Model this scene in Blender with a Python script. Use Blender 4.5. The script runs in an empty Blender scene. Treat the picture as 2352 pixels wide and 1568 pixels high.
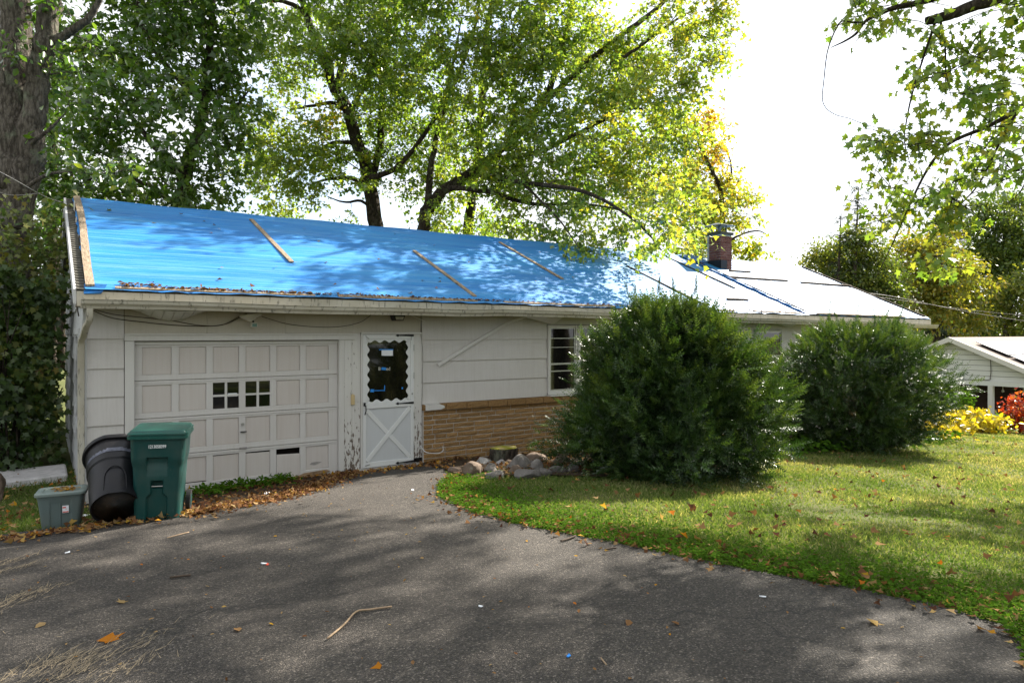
import bpy, bmesh, math, random
import numpy as np
from mathutils import Vector, Matrix, geometry

sc = bpy.context.scene
COL = sc.collection
R = math.radians
random.seed(5)
rng = np.random.default_rng(11)

# ------------------------------------------------------------------ camera
TH = R(34.6)
CT, ST = math.cos(TH), math.sin(TH)
CAM = Vector((-0.448, -10.11, 2.136))
cd = bpy.data.cameras.new('camera')
cam = bpy.data.objects.new('camera', cd)
COL.objects.link(cam)
cam.location = CAM
cam.rotation_euler = (R(90), 0, -TH)
cd.lens = 24
cd.sensor_width = 36
cd.shift_y = -19 / 2352
cd.clip_start = 0.1
cd.clip_end = 900
sc.camera = cam

# ------------------------------------------------------------------ light
SUN_EL, SUN_AZ = R(38), math.atan2(0.98, 0.19)       # azimuth clockwise from +Y
SUN_DIR = Vector((math.sin(SUN_AZ) * math.cos(SUN_EL), math.cos(SUN_AZ) * math.cos(SUN_EL), math.sin(SUN_EL)))
ld = bpy.data.lights.new('sun', 'SUN')
ld.energy = 5.0
ld.angle = R(0.53)
ld.color = (1.0, 0.93, 0.82)
sun = bpy.data.objects.new('sun', ld)
COL.objects.link(sun)
sun.rotation_euler = SUN_DIR.to_track_quat('Z', 'Y').to_euler()
sun.location = (20, 5, 30)

w = bpy.data.worlds.new('World')
sc.world = w
w.use_nodes = True
nt = w.node_tree
nt.nodes.clear()
L = nt.links.new
out = nt.nodes.new('ShaderNodeOutputWorld')
bg = nt.nodes.new('ShaderNodeBackground')
bg.inputs['Strength'].default_value = 0.095
sky = nt.nodes.new('ShaderNodeTexSky')
sky.sky_type = 'NISHITA'
sky.sun_disc = False
sky.sun_elevation = SUN_EL
sky.sun_rotation = SUN_AZ
sky.air_density = 1.0
sky.dust_density = 1.2
tc = nt.nodes.new('ShaderNodeTexCoord')
mp = nt.nodes.new('ShaderNodeMapping')
mp.inputs['Scale'].default_value = (1.0, 1.0, 2.2)
mp.inputs['Location'].default_value = (0.35, 0.1, 0.2)
nz = nt.nodes.new('ShaderNodeTexNoise')
nz.inputs['Scale'].default_value = 2.1
nz.inputs['Detail'].default_value = 7
nz.inputs['Roughness'].default_value = 0.55
cr = nt.nodes.new('ShaderNodeValToRGB')
cr.color_ramp.elements[0].position = 0.34
cr.color_ramp.elements[0].color = (0.25, 0.25, 0.25, 1)
cr.color_ramp.elements[1].position = 0.50
cr.color_ramp.elements[1].color = (0.97, 0.97, 0.97, 1)
mx = nt.nodes.new('ShaderNodeMix')
mx.data_type = 'RGBA'
mx.inputs[7].default_value = (4.3, 4.4, 4.5, 1)        # thin bright cloud
L(tc.outputs['Generated'], mp.inputs['Vector'])
L(mp.outputs['Vector'], nz.inputs['Vector'])
L(nz.outputs['Fac'], cr.inputs['Fac'])
L(cr.outputs['Color'], mx.inputs[0])
L(sky.outputs['Color'], mx.inputs[6])
L(mx.outputs[2], bg.inputs['Color'])
L(bg.outputs['Background'], out.inputs['Surface'])

sc.view_settings.view_transform = 'Standard'
sc.view_settings.look = 'None'
sc.view_settings.gamma = 1
sc.view_settings.use_curve_mapping = False
sc.view_settings.exposure = 1.7
sc.render.engine = 'CYCLES'
sc.cycles.max_bounces = 7
sc.cycles.transparent_max_bounces = 6
sc.cycles.caustics_reflective = False
sc.cycles.caustics_refractive = False
sc.cycles.use_denoising = True


# ------------------------------------------------------------------ small helpers
def ray(x, y):
    a, b = (x - 1176) / 1568, (765 - y) / 1568
    return Vector((CT * a + ST, -ST * a + CT, b))


def P(x, y, Z):
    return CAM + ray(x, y) * Z


def sm(t):
    t = min(1, max(0, t))
    return t * t * (3 - 2 * t)


def g(U, V):
    """height of the ground"""
    h = (0.25 + (-2.5 - max(V, -14)) * 0.05) if V < -2.5 else ((-V * 0.108 - 0.02) if V < 0 else -0.02)
    wgt = 1 - 0.8 * min(1, max(0, (U - 4) / 10))
    return h * wgt - 0.04 * max(0, min(U, 45) - 5) - 0.045 * max(0, min(U, 45) - 19)


def G(x, y):
    d = ray(x, y)
    t = 1.5
    while t < 80:
        p = CAM + d * t
        if p.z < g(p.x, p.y):
            return p
        t += 0.01
    return p


WL = {}


def empty(name, label, cat, loc, group=None):
    o = bpy.data.objects.new(name, None)
    COL.objects.link(o)
    o.location = loc
    o.empty_display_size = 0.2
    WL[o.name] = Vector(loc)
    tag(o, label, cat, group)
    return o


def tag(o, label=None, cat=None, group=None, kind=None):
    if label:
        o['label'] = label
    if cat:
        o['category'] = cat
    if group:
        o['group'] = group
    if kind:
        o['kind'] = kind
    return o


def put(name, me, mat=None, parent=None, loc=(0, 0, 0)):
    """link a mesh whose vertices are world coordinates less loc"""
    o = bpy.data.objects.new(name, me)
    COL.objects.link(o)
    if mat is not None and len(me.materials) == 0:
        me.materials.append(mat)
    o.location = loc
    WL[o.name] = Vector(loc)
    if parent is not None:
        o.parent = parent
        o.matrix_parent_inverse = Matrix.Translation(-WL[parent.name])
    return o


def bevel(o, wd, seg=1):
    m = o.modifiers.new('bevel', 'BEVEL')
    m.width = wd
    m.segments = seg
    m.limit_method = 'ANGLE'
    m.angle_limit = R(40)
    return o


class MB:
    def __init__(s):
        s.v, s.f = [], []

    def hexa(s, p):
        n = len(s.v)
        s.v += [tuple(q) for q in p]
        s.f += [(n, n + 3, n + 2, n + 1), (n + 4, n + 5, n + 6, n + 7), (n, n + 1, n + 5, n + 4), (n + 1, n + 2, n + 6, n + 5),
                (n + 2, n + 3, n + 7, n + 6), (n + 3, n, n + 4, n + 7)]
        return s

    def box(s, x0, x1, y0, y1, z0, z1):
        return s.hexa([(x0, y0, z0), (x1, y0, z0), (x1, y1, z0), (x0, y1, z0), (x0, y0, z1), (x1, y0, z1), (x1, y1, z1), (x0, y1, z1)])

    def bar(s, a, b, wd, th, up=(0, 0, 1)):
        """a box from a to b, wd across and th thick along up"""
        a, b, up = Vector(a), Vector(b), Vector(up)
        d = (b - a).normalized()
        sd = d.cross(up).normalized() * wd / 2
        u = sd.cross(d).normalized() * th
        return s.hexa([a - sd, a + sd, b + sd, b - sd, a - sd + u, a + sd + u, b + sd + u, b - sd + u])

    def tube(s, pts, rad, n=6, cap=True):
        pts = [Vector(p) for p in pts]
        if not hasattr(rad, '__len__'):
            rad = [rad] * len(pts)
        base = len(s.v)
        ref = None
        for i, p in enumerate(pts):
            d = (pts[min(i + 1, len(pts) - 1)] - pts[max(i - 1, 0)])
            d = d.normalized() if d.length > 1e-9 else Vector((0, 0, 1))
            if ref is None:
                ref = Vector((1, 0, 0)) if abs(d.x) < 0.8 else Vector((0, 1, 0))
            sd = (ref - d * ref.dot(d)).normalized()
            ref = sd
            up = d.cross(sd)
            for k in range(n):
                a = 2 * math.pi * k / n
                s.v.append(tuple(p + (sd * math.cos(a) + up * math.sin(a)) * rad[i]))
        for i in range(len(pts) - 1):
            for k in range(n):
                a, b = base + i * n + k, base + i * n + (k + 1) % n
                s.f.append((a, b, b + n, a + n))
        if cap:
            s.f.append(tuple(base + k for k in reversed(range(n))))
            s.f.append(tuple(base + (len(pts) - 1) * n + k for k in range(n)))
        return s

    def loft(s, rings, cap0=True, cap1=True, closed=True):
        base = len(s.v)
        n = len(rings[0])
        for r in rings:
            s.v += [tuple(q) for q in r]
        for i in range(len(rings) - 1):
            for k in range(n if closed else n - 1):
                a, b = base + i * n + k, base + i * n + (k + 1) % n
                s.f.append((a, b, b + n, a + n))
        if cap0:
            s.f.append(tuple(base + k for k in reversed(range(n))))
        if cap1:
            s.f.append(tuple(base + (len(rings) - 1) * n + k for k in range(n)))
        return s

    def poly(s, pts):
        n = len(s.v)
        s.v += [tuple(q) for q in pts]
        s.f.append(tuple(range(n, n + len(pts))))
        return s

    def prism(s, pts, off):
        """extrude the planar outline pts by off"""
        off = Vector(off)
        return s.loft([pts, [Vector(p) + off for p in pts]])

    def mesh(s, name, smooth=False, fix=True):
        me = bpy.data.meshes.new(name)
        me.from_pydata(s.v, [], s.f)
        if fix:
            bm = bmesh.new()
            bm.from_mesh(me)
            bmesh.ops.recalc_face_normals(bm, faces=bm.faces)
            bm.to_mesh(me)
            bm.free()
        if smooth:
            me.shade_smooth()
        return me

    def build(s, name, mat, parent=None, smooth=False, loc=(0, 0, 0), fix=True):
        if tuple(loc) != (0, 0, 0):
            s.v = [(a - loc[0], b - loc[1], c - loc[2]) for a, b, c in s.v]
        return put(name, s.mesh(name, smooth, fix), mat, parent, loc)


def smooth_angle(o, deg=40):
    try:
        o.data.set_sharp_from_angle(angle=R(deg))
    except Exception:
        pass
    return o


# ------------------------------------------------------------------ materials
class NT:
    def __init__(s, name):
        s.m = bpy.data.materials.new(name)
        s.m.use_nodes = True
        s.t = s.m.node_tree
        s.b = s.t.nodes['Principled BSDF']
        s.out = s.t.nodes['Material Output']

    def n(s, typ, **kw):
        nd = s.t.nodes.new('ShaderNode' + typ)
        for k, v in kw.items():
            if k in nd.inputs:
                nd.inputs[k].default_value = v
            else:
                setattr(nd, k, v)
        return nd

    def l(s, a, b):
        s.t.links.new(a, b)

    def pos(s, scale=(1, 1, 1), obj=False):
        mpn = s.n('Mapping')
        mpn.inputs['Scale'].default_value = scale
        if obj:
            s.l(s.n('TexCoord').outputs['Object'], mpn.inputs['Vector'])
        else:
            s.l(s.n('NewGeometry').outputs['Position'], mpn.inputs['Vector'])
        return mpn.outputs['Vector']

    def noise(s, scale, vec=None, detail=4, rough=0.55):
        nd = s.n('TexNoise')
        nd.inputs['Scale'].default_value = scale
        nd.inputs['Detail'].default_value = detail
        nd.inputs['Roughness'].default_value = rough
        if vec is not None:
            s.l(vec, nd.inputs['Vector'])
        return nd.outputs['Fac']

    def ramp(s, fac, stops):
        nd = s.n('ValToRGB')
        el = nd.color_ramp.elements
        while len(el) < len(stops):
            el.new(0.5)
        for e, (p, c) in zip(el, stops):
            e.position = p
            if not hasattr(c, '__len__'):
                c = (c, c, c)
            e.color = (*c, 1)
        s.l(fac, nd.inputs['Fac'])
        return nd.outputs['Color']

    def mix(s, fac, a, b, mode='MIX'):
        nd = s.n('Mix')
        nd.data_type = 'RGBA'
        nd.blend_type = mode
        for i, q in ((0, fac), (6, a), (7, b)):
            if hasattr(q, 'links') or isinstance(q, bpy.types.NodeSocket):
                s.l(q, nd.inputs[i])
            elif hasattr(q, '__len__'):
                nd.inputs[i].default_value = (*q, 1)
            else:
                nd.inputs[i].default_value = q
        return nd.outputs[2]

    def bump(s, h, strength=0.3, dist=0.01, prev=None):
        nd = s.n('Bump')
        nd.inputs['Strength'].default_value = strength
        nd.inputs['Distance'].default_value = dist
        s.l(h, nd.inputs['Height'])
        if prev is not None:
            s.l(prev, nd.inputs['Normal'])
        return nd.outputs['Normal']

    def fin(s, color, rough=0.6, normal=None, spec=None, metal=0):
        for k, q in (('Base Color', color), ('Roughness', rough)):
            if isinstance(q, bpy.types.NodeSocket):
                s.l(q, s.b.inputs[k])
            elif hasattr(q, '__len__'):
                s.b.inputs[k].default_value = (*q, 1)
            else:
                s.b.inputs[k].default_value = q
        if normal is not None:
            s.l(normal, s.b.inputs['Normal'])
        if spec is not None:
            s.b.inputs['Specular IOR Level'].default_value = spec
        s.b.inputs['Metallic'].default_value = metal
        return s.m


def paint(name, col, dirt=(0.30, 0.26, 0.21), amount=0.5, grain=True, peel=0.0, rough=0.55):
    m = NT(name)
    big = m.ramp(m.noise(0.9, m.pos((1, 1, 0.6)), 5, 0.6), [(0.38, 0.0), (0.72, 1.0)])
    streak = m.ramp(m.noise(1.0, m.pos((34, 34, 0.9)), 3, 0.6), [(0.42, 0.0), (0.75, 1.0)])
    c = m.mix(m.mix(0.5, big, streak), col, tuple(a * (1 - amount * 0.45) + b * amount * 0.45 for a, b in zip(col, dirt)))
    spots = m.ramp(m.noise(26, m.pos((1, 1, 0.7)), 3, 0.6), [(0.70, 0.0), (0.78, 1.0)])
    c = m.mix(m.mix(1.0, spots, (0.35 * amount,) * 3, 'MULTIPLY'), c, dirt)
    h = m.noise(1.0, m.pos((90, 90, 1.5)), 2, 0.5) if grain else m.noise(40, m.pos(), 3)
    nrm = m.bump(h, 0.45 if grain else 0.12, 0.006)
    if peel:
        pm = m.noise(16, m.pos((1.6, 1.6, 0.55)), 6, 0.62)
        z = m.n('SeparateXYZ')
        m.l(m.n('NewGeometry').outputs['Position'], z.inputs['Vector'])
        mr = m.n('MapRange')
        mr.inputs['From Min'].default_value = 0.0
        mr.inputs['From Max'].default_value = 1.3
        mr.inputs['To Min'].default_value = 0.12 * peel
        mr.inputs['To Max'].default_value = -0.05
        m.l(z.outputs['Z'], mr.inputs['Value'])
        ad = m.n('Math')
        ad.operation = 'ADD'
        m.l(pm, ad.inputs[0])
        m.l(mr.outputs['Result'], ad.inputs[1])
        mask = m.ramp(ad.outputs[0], [(0.60, 0.0), (0.62, 1.0)])
        c = m.mix(mask, c, (0.16, 0.125, 0.10))
        inv = m.mix(1.0, (1, 1, 1), mask, 'SUBTRACT')
        nrm = m.bump(inv, 0.6, 0.003, nrm)
    return m.fin(c, rough, nrm, 0.3)


def plain(name, col, rough=0.5, var=0.25, scale=8, bump=0.1, spec=0.4, metal=0):
    m = NT(name)
    f = m.noise(scale, m.pos(), 5, 0.6)
    c = m.mix(m.ramp(f, [(0.3, 0.0), (0.7, 1.0)]), tuple(q * (1 - var) for q in col), tuple(min(1, q * (1 + var)) for q in col))
    return m.fin(c, rough, m.bump(m.noise(scale * 9, m.pos(), 3), bump, 0.004), spec, metal)


M = {}
M['siding'] = paint('white_siding_paint', (0.60, 0.57, 0.545), amount=0.65)
M['trim'] = paint('white_trim_paint', (0.62, 0.60, 0.57), amount=0.45, grain=False)
M['frieze'] = paint('stained_frieze_paint', (0.52, 0.475, 0.40), amount=0.7)
M['peel'] = paint('peeling_paint', (0.64, 0.62, 0.585), amount=0.45, grain=False, peel=1.0)
M['gable'] = paint('weathered_gable_paint', (0.56, 0.56, 0.56), dirt=(0.2, 0.19, 0.19), amount=0.9)
M['door_paint'] = paint('garage_door_paint', (0.61, 0.585, 0.56), dirt=(0.30, 0.23, 0.16), amount=0.45, grain=False)
M['panel_paint'] = paint('garage_panel_paint', (0.58, 0.535, 0.50), dirt=(0.33, 0.22, 0.15), amount=0.55, grain=False)
M['storm'] = paint('storm_door_white', (0.70, 0.70, 0.69), amount=0.2, grain=False, rough=0.35)
M['kick'] = paint('kick_panel_grey', (0.58, 0.59, 0.60), amount=0.3, grain=False, rough=0.4)
M['black'] = plain('black_iron', (0.012, 0.012, 0.014), 0.45)
M['dark'] = plain('dark_interior', (0.018, 0.015, 0.013), 0.9, spec=0.1)
M['rot'] = plain('rotten_bare_wood', (0.30, 0.20, 0.12), 0.85, 0.4, 14, 0.6, 0.1)
M['concrete'] = plain('grey_concrete', (0.33, 0.31, 0.29), 0.9, 0.25, 6, 0.5, 0.2)
M['pad'] = plain('pale_concrete', (0.50, 0.48, 0.47), 0.9, 0.2, 9, 0.6, 0.2)
M['mortar'] = plain('grey_mortar', (0.52, 0.48, 0.43), 0.95, 0.25, 12, 0.6, 0.1)
M['metal'] = plain('aluminium_frame', (0.36, 0.36, 0.34), 0.35, 0.1, 6, 0.05, 0.5, 0.6)
M['cable'] = plain('brown_cable', (0.05, 0.035, 0.022), 0.5)
M['white_cable'] = plain('white_cable', (0.7, 0.7, 0.7), 0.4)
M['plastic_white'] = plain('aged_white_plastic', (0.60, 0.58, 0.52), 0.4, 0.1)
M['beige'] = plain('beige_plastic', (0.55, 0.42, 0.22), 0.45, 0.1)
M['paper'] = plain('white_paper', (0.75, 0.77, 0.80), 0.8, 0.05)
M['blue_tape'] = plain('blue_tape', (0.02, 0.22, 0.65), 0.6, 0.1)
M['red_print'] = plain('red_print', (0.65, 0.10, 0.06), 0.5, 0.1)
M['green_lens'] = plain('dim_green_lens', (0.08, 0.17, 0.13), 0.15, 0.1)
M['shingle'] = plain('grey_roof_shingle', (0.10, 0.095, 0.08), 0.95, 0.4, 20, 0.8, 0.1)
M['deck'] = plain('bare_plywood', (0.20, 0.15, 0.10), 0.9, 0.3, 8, 0.3, 0.1)

m = NT('window_glass')
M['glass'] = m.fin((0.006, 0.006, 0.006), 0.03, m.bump(m.noise(1.6, m.pos(), 2), 0.05, 0.02), 0.8)

m = NT('storm_glass')            # dim interior and olive reflection painted into the pane colour
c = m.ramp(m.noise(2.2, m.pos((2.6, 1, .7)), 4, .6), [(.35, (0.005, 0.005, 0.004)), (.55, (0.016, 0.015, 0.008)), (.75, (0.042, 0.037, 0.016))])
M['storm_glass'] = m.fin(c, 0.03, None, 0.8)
m = NT('gutter_metal')          # off-white enamel with black run marks
base = m.mix(m.ramp(m.noise(2, m.pos((1, 1, 1)), 4), [(0.35, 0.0), (0.7, 1.0)]), (0.50, 0.47, 0.40), (0.40, 0.36, 0.28))
run = m.ramp(m.noise(1.0, m.pos((26, 26, 5)), 3, 0.7), [(0.56, 0.0), (0.68, 1.0)])
M['gutter'] = m.fin(m.mix(m.mix(1.0, run, (0.75,) * 3, 'MULTIPLY'), base, (0.06, 0.055, 0.045)), 0.45, None, 0.4)

m = NT('split_face_brick')
oi = m.n('ObjectInfo')
c1 = m.ramp(m.noise(70, m.pos(), 5, 0.7), [(0.30, (0.16, 0.088, 0.036)), (0.50, (0.33, 0.192, 0.080)), (0.72, (0.47, 0.30, 0.14))])
mul = m.ramp(oi.outputs['Random'], [(0, 0.80), (1, 1.15)])
hh = m.n('Math')
hh.operation = 'ADD'
m.l(m.noise(45, m.pos(), 4, 0.6), hh.inputs[0])
m.l(m.noise(130, m.pos(), 3, 0.6), hh.inputs[1])
M['brick'] = m.fin(m.mix(1.0, c1, mul, 'MULTIPLY'), 0.92, m.bump(hh.outputs[0], 0.9, 0.012), 0.15)

m = NT('red_chimney_brick')
oi = m.n('ObjectInfo')
c1 = m.ramp(oi.outputs['Random'], [(0, (0.16, 0.055, 0.045)), (0.5, (0.22, 0.085, 0.065)), (1, (0.27, 0.12, 0.10))])
M['chim'] = m.fin(m.mix(m.ramp(m.noise(30, m.pos(), 4), [(0.4, 0.0), (0.75, 0.5)]), c1, (0.08, 0.05, 0.05)), 0.9, m.bump(m.noise(60, m.pos()), 0.5, 0.006), 0.15)


def tarp_mat(name, wear):
    m = NT(name)
    st = m.ramp(m.noise(1.0, m.pos((0.45, 24, 24)), 6, 0.70), [(0.48, 0.0), (0.72, 1.0)])
    st2 = m.ramp(m.noise(1.0, m.pos((0.3, 2.2, 2.2)), 5, 0.62), [(0.40, 0.0), (0.70, 1.0)])
    pt = m.ramp(m.noise(34, m.pos((1, 1, 1)), 3, 0.7), [(0.66, 0.0), (0.76, 1.0)])
    c = m.mix(st2, (0.006, 0.148, 0.46), (0.022, 0.225, 0.54))
    c = m.mix(m.mix(1.0, st, (0.55 * wear,) * 3, 'MULTIPLY'), c, (0.22, 0.44, 0.60))
    c = m.mix(m.mix(1.0, pt, (0.6,) * 3, 'MULTIPLY'), c, (0.22, 0.40, 0.60))
    wv = m.n('Math')
    wv.operation = 'ADD'
    m.l(m.noise(1.0, m.pos((0.8, 14, 14)), 4, 0.6), wv.inputs[0])
    m.l(m.noise(160, m.pos(), 2), wv.inputs[1])
    scuff = m.mix(1.0, m.ramp(m.noise(1.0, m.pos((1.6, 5, 5)), 7, .75), [(.60, 0.0), (.70, .5)]), m.ramp(m.noise(.6, m.pos(), 3), [(.45, 0.0), (.65, 1.0)]), 'MULTIPLY')
    c = m.mix(scuff, c, (0.30, 0.46, 0.62))
    nrm = m.bump(wv.outputs[0], 0.14, 0.02, m.bump(m.noise(1.0, m.pos((1.3, 2.6, 2.6)), 4, .55), 0.35, 0.05))
    return m.fin(c, m.mix(st, (0.54,) * 3, (0.66,) * 3), nrm, 0.36)


M['tarp'] = tarp_mat('blue_tarp', 1.0)
M['fold'] = plain('blue_tarp_fold', (0.005, 0.11, 0.34), 0.5, 0.3, 12, 0.3)

m = NT('weathered_batten')
vv = m.pos((30, 3, 3), True)
c = m.ramp(m.noise(3.0, vv, 5, 0.65), [(0.3, (0.13, 0.095, 0.065)), (0.55, (0.31, 0.245, 0.175)), (0.75, (0.44, 0.37, 0.28))])
M['batten'] = m.fin(c, 0.9, m.bump(m.noise(6, vv, 4), 0.5, 0.005), 0.1)

M['batten_dark'] = plain('batten_against_glare', (0.055, 0.042, 0.03), 0.9, 0.3, 14, 0.4, 0.05)  # darker copy of the batten wood, its look against the roof glare painted in

m = NT('asphalt')
p3 = m.pos()
fine = m.n('TexVoronoi')
fine.inputs['Scale'].default_value = 105
m.l(p3, fine.inputs['Vector'])
cellc = m.n('SeparateColor')
m.l(fine.outputs['Color'], cellc.inputs['Color'])
grav = m.ramp(cellc.outputs['Red'], [(0.0, (0.032, 0.0275, 0.0235)), (0.55, (0.061, 0.0525, 0.044)), (0.88, (0.102, 0.087, 0.073)), (1.0, (0.20, 0.172, 0.145))])
c = m.mix(m.ramp(fine.outputs['Distance'], [(0.45, 0.0), (0.85, 0.75)]), grav, (0.028, 0.026, 0.024))
patch = m.ramp(m.noise(0.55, m.pos((1, 1, 0)), 5, 0.6), [(0.32, 0.66), (0.68, 1.2)])
c = m.mix(1.0, c, patch, 'MULTIPLY')
crack = m.n('TexVoronoi')
crack.feature = 'DISTANCE_TO_EDGE'
crack.inputs['Scale'].default_value = 0.42
wob = m.n('VectorMath')
wob.operation = 'ADD'
nzc = m.n('TexNoise')
nzc.inputs['Scale'].default_value = 1.7
nzc.inputs['Detail'].default_value = 6
m.l(p3, nzc.inputs['Vector'])
m.l(nzc.outputs['Color'], wob.inputs[0])
m.l(p3, wob.inputs[1])
m.l(wob.outputs['Vector'], crack.inputs['Vector'])
ck = m.ramp(crack.outputs['Distance'], [(0.0, 1.0), (0.009, 0.0)])
ckm = m.mix(1.0, ck, m.ramp(m.noise(0.7, p3, 3), [(0.48, 0.0), (0.60, 0.8)]), 'MULTIPLY')
c = m.mix(ckm, c, (0.018, 0.017, 0.016))
M['asphalt'] = m.fin(c, 0.82, m.bump(m.ramp(fine.outputs['Distance'], [(0.2, 1.0), (0.8, 0.0)]), 0.75, 0.008), 0.35)

m = NT('lawn_soil')
nb = m.noise(0.8, m.pos((1, 1, 0)), 5, 0.6)
nf = m.noise(38, m.pos(), 4, 0.7)
c = m.mix(m.ramp(nb, [(0.35, 0.0), (0.65, 1.0)]), (0.065, 0.095, 0.020), (0.12, 0.13, 0.045))
c = m.mix(m.ramp(nf, [(0.42, 0.0), (0.75, 1.0)]), c, (0.075, 0.055, 0.03))
M['ground'] = m.fin(c, 0.95, m.bump(nf, 0.6, 0.02), 0.1)

m = NT('leafy_soil')
c = m.ramp(m.noise(45, m.pos(), 5, 0.75), [(0.3, (0.022, 0.016, 0.011)), (0.55, (0.06, 0.042, 0.028)), (0.75, (0.14, 0.10, 0.06))])
M['soil'] = m.fin(c, 0.95, m.bump(m.noise(50, m.pos(), 4), 0.8, 0.02), 0.1)


def bark_mat(name, c0, c1, lichen=0.3):
    m = NT(name)
    v = m.n('TexVoronoi')
    v.inputs['Scale'].default_value = 1.0
    wobn = m.n('VectorMath')
    wobn.operation = 'ADD'
    nn = m.n('TexNoise')
    nn.inputs['Scale'].default_value = 3.0
    pv = m.pos((24, 24, 8))
    m.l(pv, nn.inputs['Vector'])
    m.l(pv, wobn.inputs[0])
    m.l(nn.outputs['Color'], wobn.inputs[1])
    m.l(wobn.outputs['Vector'], v.inputs['Vector'])
    f = m.noise(14, m.pos((2, 2, 0.6)), 5, 0.7)
    c = m.mix(m.ramp(f, [(0.3, 0.0), (0.7, 1.0)]), c0, c1)
    c = m.mix(m.ramp(v.outputs['Distance'], [(0.35, 0.0), (0.8, 0.85)]), c, tuple(q * 0.35 for q in c0))
    lm = m.ramp(m.noise(3.2, m.pos(), 5, 0.6), [(0.56, 0.0), (0.66, lichen)])
    c = m.mix(lm, c, (0.24, 0.27, 0.19))
    h = m.ramp(v.outputs['Distance'], [(0.0, 1.0), (0.8, 0.0)])
    return m.fin(c, 0.95, m.bump(h, 1.0, 0.03), 0.1)


M['bark'] = bark_mat('grey_scaly_bark', (0.10, 0.085, 0.07), (0.20, 0.175, 0.15), 0.5)
M['bark_dark'] = bark_mat('dark_maple_bark', (0.045, 0.036, 0.028), (0.10, 0.08, 0.062), 0.3)
M['twig'] = plain('brown_twig', (0.07, 0.05, 0.035), 0.9, 0.3)


def leaf_mat(name, stops, trans=0.45, gloss=0.07, tcol=1.5, rough=0.35):
    m = NT(name)
    m.t.nodes.remove(m.b)
    at = m.n('Attribute')
    at.attribute_name = 'tint'
    c = m.ramp(at.outputs['Fac'], stops)
    df = m.n('BsdfDiffuse')
    tr = m.n('BsdfTranslucent')
    gl = m.n('BsdfGlossy')
    gl.inputs['Roughness'].default_value = rough
    gl.inputs['Color'].default_value = (1, 1, 1, 1)
    m.l(c, df.inputs['Color'])
    m.l(m.mix(1.0, c, (tcol * 1.15, tcol * 1.1, tcol * 0.5), 'MULTIPLY'), tr.inputs['Color'])
    a = m.n('MixShader')
    a.inputs[0].default_value = trans
    m.l(df.outputs[0], a.inputs[1])
    m.l(tr.outputs[0], a.inputs[2])
    fr = m.n('LayerWeight')
    fr.inputs['Blend'].default_value = 0.25
    mu = m.n('Math')
    mu.operation = 'MULTIPLY_ADD'
    mu.inputs[1].default_value = min(.25, gloss * 2.5)
    mu.inputs[2].default_value = gloss * 0.5
    m.l(fr.outputs['Fresnel'], mu.inputs[0])
    b = m.n('MixShader')
    m.l(mu.outputs[0], b.inputs[0])
    m.l(a.outputs[0], b.inputs[1])
    m.l(gl.outputs[0], b.inputs[2])
    m.l(b.outputs[0], m.out.inputs['Surface'])
    return m.m


MAPLE = [(0.0, (0.045, 0.095, 0.014)), (0.35, (0.110, 0.195, 0.028)), (0.6, (0.205, 0.250, 0.034)), (0.8, (0.38, 0.30, 0.03)), (1.0, (0.42, 0.19, 0.03))]
M['maple'] = leaf_mat('maple_leaf', MAPLE, 0.52, 0.05, 2.0)
M['maple_dark'] = leaf_mat('norway_maple_leaf', [(0, (0.022, 0.055, 0.010)), (0.5, (0.060, 0.125, 0.014)), (0.8, (0.16, 0.20, 0.02)), (1, (0.32, 0.18, 0.03))], 0.48, 0.06, 2.0)
M['vine'] = leaf_mat('vine_leaf', [(0, (0.022, 0.050, 0.012)), (0.5, (0.060, 0.105, 0.02)), (0.8, (0.16, 0.16, 0.03)), (1, (0.22, 0.10, 0.03))], 0.35, 0.05, 1.5)
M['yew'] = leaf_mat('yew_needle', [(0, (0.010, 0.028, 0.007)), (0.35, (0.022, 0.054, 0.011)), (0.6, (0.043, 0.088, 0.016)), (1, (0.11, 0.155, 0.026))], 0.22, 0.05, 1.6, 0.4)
M['far_leaf'] = leaf_mat('far_leaf', [(0, (0.030, 0.055, 0.018)), (0.4, (0.070, 0.115, 0.02)), (0.7, (0.18, 0.19, 0.025)), (1, (0.34, 0.20, 0.03))], 0.42, 0.04, 1.7)
M['needle'] = leaf_mat('spruce_needle', [(0, (0.018, 0.034, 0.022)), (1, (0.045, 0.070, 0.035))], 0.15, 0.05, 1.2)
M['yellow_leaf'] = leaf_mat('yellow_plant_leaf', [(0, (0.10, 0.15, 0.02)), (0.4, (0.36, 0.31, 0.02)), (1, (0.55, 0.40, 0.03))], 0.4, 0.05, 1.5)
M['red_leaf'] = leaf_mat('red_shrub_leaf', [(0, (0.10, 0.015, 0.012)), (0.6, (0.35, 0.035, 0.015)), (0.85, (0.50, 0.14, 0.02)), (1, (0.20, 0.25, 0.03))], 0.4, 0.05, 1.5)
M['grass'] = leaf_mat('grass_blade', [(0, (0.050, 0.098, 0.021)), (0.45, (0.118, 0.172, 0.046)), (0.75, (0.235, 0.245, 0.105)), (1, (0.42, 0.37, 0.20))], 0.36, 0.0, 1.5)
M['litter'] = leaf_mat('fallen_leaf', [(0, (0.075, 0.035, 0.022)), (0.3, (0.19, 0.095, 0.045)), (0.55, (0.27, 0.16, 0.075)), (0.75, (0.34, 0.24, 0.12)), (0.88, (0.42, 0.25, 0.025)), (1, (0.40, 0.13, 0.02))], 0.25, 0.0, 1.2)
M['straw'] = plain('dry_straw', (0.30, 0.235, 0.15), 0.9, 0.3, 30)
M['weed'] = leaf_mat('weed_leaf', [(0, (0.030, 0.075, 0.010)), (1, (0.085, 0.17, 0.018))], 0.35, 0.0, 1.4, .5)

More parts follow.
